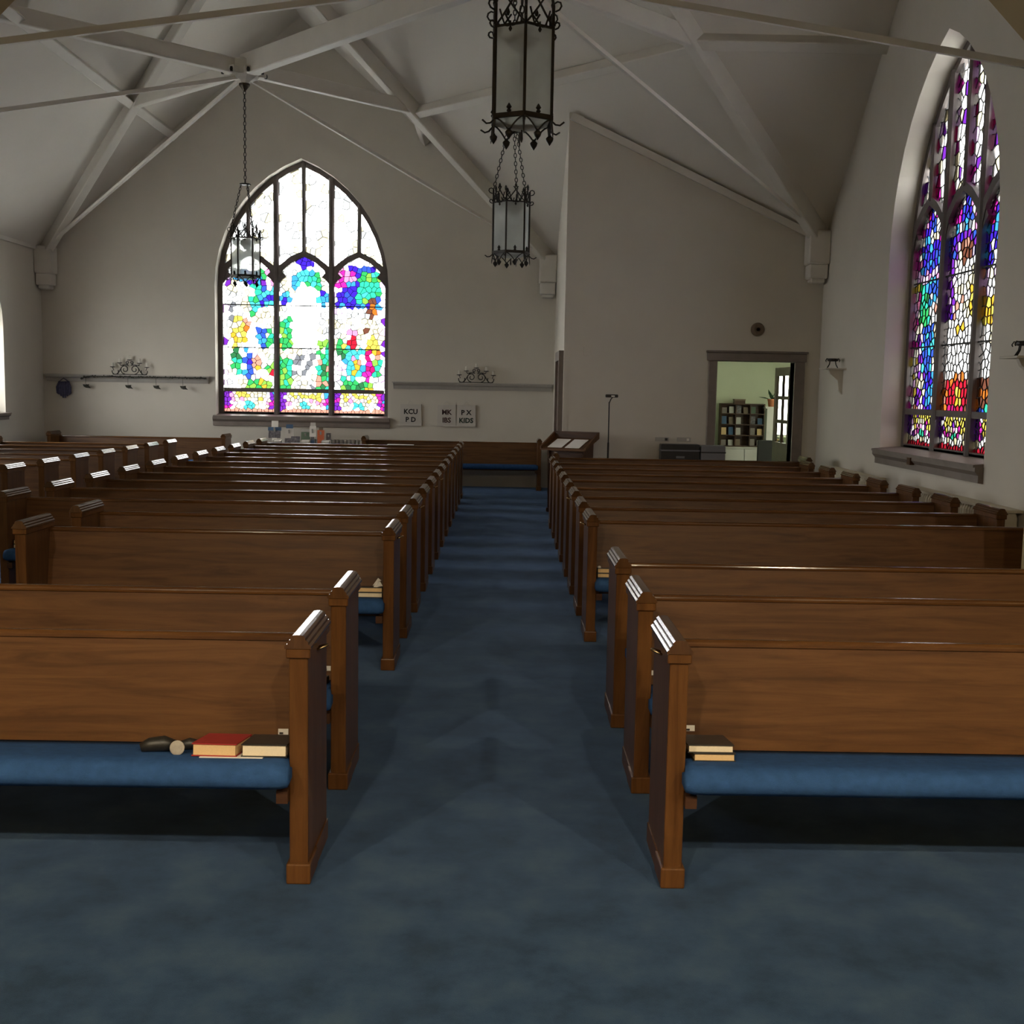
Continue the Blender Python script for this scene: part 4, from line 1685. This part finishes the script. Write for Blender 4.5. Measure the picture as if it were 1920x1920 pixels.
stand_card('photo_board', 'dark photo board with a white top card on the leaflet table', 'photo board', -3.99, 19.80, .23, .40, [(.10, 'paper', .35), (.13, 'photo_print', .9), (.06, 'blue_print', 1.0), (.11, 'paper', .5)])
stand_card('leaflet_stand', 'white leaflet stand with a blue glossy top on the leaflet table', 'leaflet stand', -3.74, 19.83, .15, .35, [(.10, 'photo_print', 1.0), (.17, 'bag_paper', 1.0), (.07, 'blue_print', .8)])
stand_card('photo_card', 'low dark group photo card on the leaflet table', 'card', -3.60, 19.66, .15, .14, [(.03, 'paper', 1.0), (.11, 'photo_print', 1.0)])
stand_card('brochure', 'grey green brochure standing behind the group photo', 'brochure', -3.46, 19.84, .15, .26, [(.05, 'paper', 1.0), (.16, 'green_print', 1.0), (.05, 'shelf_paint', .9)])
stand_card('poster_card', 'tall white poster card with a small figure on the leaflet table', 'poster', -3.33, 19.80, .11, .38, [(.07, 'blue_print', .6), (.06, 'photo_print', .5), (.19, 'paper', 1.0), (.06, 'bag_paper', .8)])
stand_card('flyer', 'orange flyer standing beside the tall white poster card', 'flyer', -3.19, 19.80, .12, .32, [(.09, 'orange_print', .9), (.16, 'orange_print', 1.0), (.05, 'salmon' if False else 'brown_disc', .6)])
stand_card('photo_card', 'small photo card at the radiator end of the leaflet table', 'card', -3.06, 19.84, .09, .24, [(.07, 'paper', 1.0), (.13, 'photo_print', .9)])
for x_, lab in ((-4.14, 'open grey box of leaflets at the left wall end of the table'), (-3.42, 'white leaflet tray between the brochure and the tall poster card'), (-3.07, 'white leaflet tray in front of the small photo card'), (-3.90, 'grey leaflet tray in front of the photo board')):
    t_ = thing('leaflet_tray', lab, 'tray', (x_, 19.62, TZ))
    m_ = MB()
    m_.box(-.07, .07, -.05, .05, 0, .006)
    m_.box(-.07, -.064, -.05, .05, 0, .07)
    m_.box(.064, .07, -.05, .05, 0, .07)
    m_.box(-.07, .07, -.05, -.044, 0, .055)
    m_.box(-.07, .07, .044, .05, 0, .085)
    m_.build('tray_body', 'bag_paper', t_)
    MB().box(-.058, .058, -.04, .04, .006, .068).build('leaflets', 'paper', t_)


# ------------------------------------------------------------------ lectern, lamp stand, boxes before the doorway wall
lc = thing('lectern', 'open wooden lectern with papers on its sloped desk by the corner', 'lectern', (.86, 16.12, 0), math.radians(-28))
MB().box(-.30, .30, .02, .34, 0, .06).build('base', 'dark_wood', lc, bevel=.008, seg=1)
for s in (-1, 1):
    MB().prism([(.04, .06), (.32, .06), (.34, 1.02), (.0, .90)], s * .27 - .012, s * .27 + .012, 'x').build('side_panel', 'dark_wood', lc)
MB().box(-.27, .27, .04, .06, .06, .90).build('front_panel', 'dark_wood', lc)
dk_ = MB()
dk_.prism([(-.10, .89), (.36, 1.04), (.36, 1.06), (-.10, .91)], -.34, .34, 'x')
dk_.build('desk', 'oak', lc)
MB().prism([(.34, 1.05), (.37, 1.06), (.37, 1.15), (.34, 1.14)], -.34, .34, 'x').build('desk_back', 'dark_wood', lc)
for s in (-1, 1):
    MB().prism([(-.10, .905), (.37, 1.055), (.37, 1.15), (-.10, .945)], s * .345 - .012, s * .345 + .012, 'x').build('desk_side', 'oak', lc)
for i, px in enumerate((-.15, .12)):
    sh = MB().prism([(-.05, .9315), (.28, 1.0385), (.28, 1.0405), (-.05, .9335)], px - .11, px + .11, 'x').build('paper_sheet', 'paper')
    sh.location = (.86, 16.12, 0)
    sh.rotation_euler = (0, 0, math.radians(-28))
    tag(sh, ('white paper sheet lying on the lectern desk at its corner side', 'white paper sheet lying on the lectern desk at its doorway side')[i], 'paper')

ml = thing('lamp_stand', 'thin black floor stand with a clip lamp head before the doorway wall', 'lamp stand', (1.49, 16.42, 0))
for k in range(3):
    a = 2 * PI * k / 3 + .4
    MB().tube([(0, 0, .12), (.13 * math.cos(a), .13 * math.sin(a), .012)], .009, 6).build('leg', 'black_plastic', ml)
MB().tube([(0, 0, .05), (0, 0, 1.0)], .014, 8).build('lower_pole', 'black_plastic', ml)
MB().tube([(0, 0, .98), (-.002, 0, 1.58)], .009, 8).build('upper_pole', 'black_plastic', ml)
MB().tube([(0, 0, 1.57), (.02, -.01, 1.62), (.05, -.02, 1.66)], .008, 6).build('neck', 'black_plastic', ml)
MB().box(-.06, .12, -.06, .02, 1.645, 1.69).build('lamp_head', 'black_plastic', ml, bevel=.012, seg=2)
MB().box(.02, .07, -.063, -.058, 1.655, 1.675).build('lamp_lens', 'paper', ml)

bx = thing('storage_box', 'black case standing on the low bench by the doorway wall', 'case', (2.51, 16.38, .62))
MB().box(-.275, .275, -.11, .11, 0, .38).build('case_body', 'black_plastic', bx, bevel=.012, seg=2)
MB().box(-.28, .28, -.115, .115, .28, .30).build('lid_seam', 'grey_plastic', bx)
MB().box(-.06, .06, -.125, -.11, .18, .21).build('handle', 'grey_plastic', bx)
b2 = thing('storage_box', 'grey case beside the black case on the low bench', 'case', (2.98, 16.38, .62))
MB().box(-.175, .175, -.11, .11, 0, .37).build('case_body', 'grey_plastic', b2, bevel=.012, seg=2)
MB().box(-.18, .18, -.115, .115, .26, .28).build('lid_seam', 'black_plastic', b2)
bn = thing('bench', 'low dark bench against the doorway wall under the two cases', 'bench', (2.68, 16.39, 0))
MB().box(-.55, .55, -.16, .16, .58, .62).build('seat', 'dark_wood', bn)
for s in (-1, 1):
    MB().box(s * .5 - .025, s * .5 + .025, -.14, .14, 0, .58).build('leg', 'dark_wood', bn)

# things on the doorway wall
ck = thing('wall_disc', 'round brown speaker disc above the doorway', 'wall speaker', (3.63, YD - .03, 2.66))
o = MB().lathe([(.085, -.03), (.098, -.02), (.098, .01), (.08, .03), (.03, .04)], 24).build('housing', 'brown_disc', ck, True)
o.rotation_euler = (PI / 2, 0, 0)
o = MB().lathe([(.06, .031), (.06, .040)], 20).build('grille', 'brown_disc', ck)
o.rotation_euler = (PI / 2, 0, 0)
pl = thing('wall_plate', 'blank square wall plate high beside the corner', 'wall plate', (1.17, YD, 2.31))
MB().box(-.05, .05, -.012, .004, -.07, .07).build('plate', 'plaster', pl, bevel=.004, seg=1)
MB().box(-.012, .012, -.018, -.01, -.02, .02).build('toggle', 'plaster', pl)
for i, x_ in enumerate((2.30, 2.62)):
    ol = thing('outlet', ('white outlet with a black plug on the doorway wall', 'white double outlet next to the plugged outlet')[i], 'outlet', (x_, YD, 1.05))
    MB().box(-.10, .10, -.012, .004, -.03, .03).build('plate', 'shelf_paint', ol, bevel=.003, seg=1)
    MB().box(.04, .075, -.04 if i == 0 else -.016, -.01, -.018, .018).build('plug' if i == 0 else 'socket', 'black_plastic' if i == 0 else 'paper', ol)


# small wall shelves by the side window
def bracket_shelf(label, y, z):
    s = thing('bracket_shelf', label, 'shelf', (XW, y, z))
    MB().box(-.28, .01, -.18, .18, -.02, 0).build('board', 'plaster', s, bevel=.006, seg=1)
    MB().prism([(.005, -.02), (-.20, -.02), (-.17, -.08), (-.07, -.16), (-.05, -.30), (.005, -.36)], -.03, .03, 'y').build('bracket', 'plaster', s)
    return s


def tealight_stand(label, x, y, z):
    s = thing('candle_holder', label, 'candle holder', (x, y, z))
    MB().lathe([(.06, .09), (.075, .10), (.075, .125), (.05, .13)], 12).build('tray', 'iron', s)
    for k in range(4):
        a = PI / 2 * k + .5
        MB().tube([(.05 * math.cos(a), .05 * math.sin(a), .095), (.06 * math.cos(a), .06 * math.sin(a), .05), (.095 * math.cos(a), .095 * math.sin(a), .004)], .007, 5).build('leg', 'iron', s)
        MB().tube([(.07 * math.cos(a), .07 * math.sin(a), .12), (.11 * math.cos(a), .11 * math.sin(a), .125), (.13 * math.cos(a), .13 * math.sin(a), .10), (.12 * math.cos(a), .12 * math.sin(a), .085)], .006, 5).build('scroll', 'iron', s, True)


bracket_shelf('small white bracket shelf near the corner beside the doorway', 15.55, 2.10)
tealight_stand('black footed candle holder on the shelf beside the doorway', 4.42, 15.55, 2.10)
bracket_shelf('small bracket shelf on the chancel side of the tall side window', 9.80, 2.10)
tealight_stand('black footed candle holder on the shelf past the tall side window', 4.42, 9.80, 2.10)


# ------------------------------------------------------------------ vestibule furniture
cb = thing('cabinet', 'low pale cabinet in the vestibule under the display rack', 'cabinet', (4.42, 21.3, 0))
MB().box(-.50, .50, -.22, .22, .0, .72).build('cabinet_body', 'bag_paper', cb, bevel=.006, seg=1)
MB().box(-.52, .52, -.24, .23, .72, .745).build('cabinet_top', 'bag_paper', cb)
for s in (-1, 1):
    dr = MB().box(s * .25 - .23, s * .25 + .23, -.235, -.22, .05, .70).build('cabinet_door', 'bag_paper', cb)
    MB().lathe([(.012, 0), (.012, .02)], 8, (s * .05, -.24, .4)).build('knob', 'iron', dr)
rk = thing('display_rack', 'dark pigeonhole rack filled with cards in the vestibule', 'rack', (4.42, 21.36, .745))
MB().box(-.41, .41, .10, .12, 0, .80).build('back_board', 'dark_wood', rk)
for z_ in (0, .2, .4, .6, .78):
    MB().box(-.41, .41, -.10, .10, z_, z_ + .018).build('shelf', 'dark_wood', rk)
for x_ in (-.41, -.14, .13, .392):
    MB().box(x_, x_ + .018, -.10, .10, 0, .798).build('divider', 'dark_wood', rk)
rg = random.Random(8)
n_ = 0
for r_ in range(4):
    for c_ in range(6):
        if rg.random() < .12:
            continue
        mt = rg.choice(['pages_tan', 'shelf_paint', 'photo_print', 'brown_disc', 'green_print', 'photo_print', 'trim_wood', 'blue_print'])
        if r_ == 1 and c_ in (3,):
            mt = 'blue_print'
        k_ = MB().box(-.045, .045, -.005, .005, 0, rg.uniform(.10, .15)).build('greeting_card', mt)
        k_.location = (4.42 - .335 + .134 * c_, 21.32, .745 + .018 + .2 * r_ + .001)
        k_.rotation_euler = (math.radians(-10), 0, 0)
        tag(k_, 'greeting card on the %s shelf up of the vestibule rack, %s from the plant stand' % (ORD[r_], ORD[5 - c_]), 'card', 'cards in the vestibule rack')
sb = thing('shoe_box', 'small brown box on top of the vestibule rack', 'box', (4.36, 21.36, 1.543))
MB().box(-.10, .10, -.07, .07, 0, .06).build('box_body', 'dark_wood', sb)
MB().box(-.105, .105, -.075, .075, .06, .085).build('box_lid', 'brown_disc', sb)
st = thing('plant_stand', 'tall pale stand holding the potted plant in the vestibule', 'stand', (4.66, 20.1, 0))
MB().box(-.10, .10, -.10, .10, 0, .05).build('base', 'shelf_paint', st)
MB().box(-.075, .075, -.075, .075, .05, 1.48).build('column', 'shelf_paint', st)
MB().box(-.11, .11, -.11, .11, 1.48, 1.51).build('top', 'shelf_paint', st)
pt = thing('potted_plant', 'terracotta pot with dark leaves on the pale stand', 'potted plant', (4.67, 20.1, 1.51))
MB().lathe([(.05, 0), (.068, .11), (.074, .115), (.074, .135), (.06, .135)], 14).build('pot', 'terracotta', pt, True)
rg = random.Random(4)
for k in range(11):
    a = rg.uniform(0, 6.28)
    el = rg.uniform(.1, 1.3)
    d_ = Vector((math.cos(a) * math.cos(el), math.sin(a) * math.cos(el), math.sin(el)))
    s_ = d_.cross(Vector((0, 0, 1))).normalized() * .03
    b_ = Vector((0, 0, .12))
    ln = rg.uniform(.12, .24)
    MB().add([b_, b_ + d_ * ln * .5 + s_ + Vector((0, 0, .02)), b_ + d_ * ln, b_ + d_ * ln * .5 - s_ + Vector((0, 0, .02))], [(0, 1, 2), (0, 2, 3)]).build('leaf', 'leaf', pt)
ch = thing('chair', 'black chair standing by the glazed vestibule door', 'chair', (4.42, 18.75, 0))
MB().box(-.22, .22, -.22, .22, .44, .48).build('seat', 'black_plastic', ch, bevel=.01, seg=1)
MB().box(-.22, .22, .19, .23, .58, .97).build('backrest', 'black_plastic', ch, bevel=.015, seg=2)
for sx_ in (-1, 1):
    MB().tube([(sx_ * .2, -.2, 0), (sx_ * .2, -.2, .45)], .012, 6).build('leg', 'black_plastic', ch)
    MB().tube([(sx_ * .2, .21, 0), (sx_ * .2, .21, .9)], .012, 6).build('leg', 'black_plastic', ch)
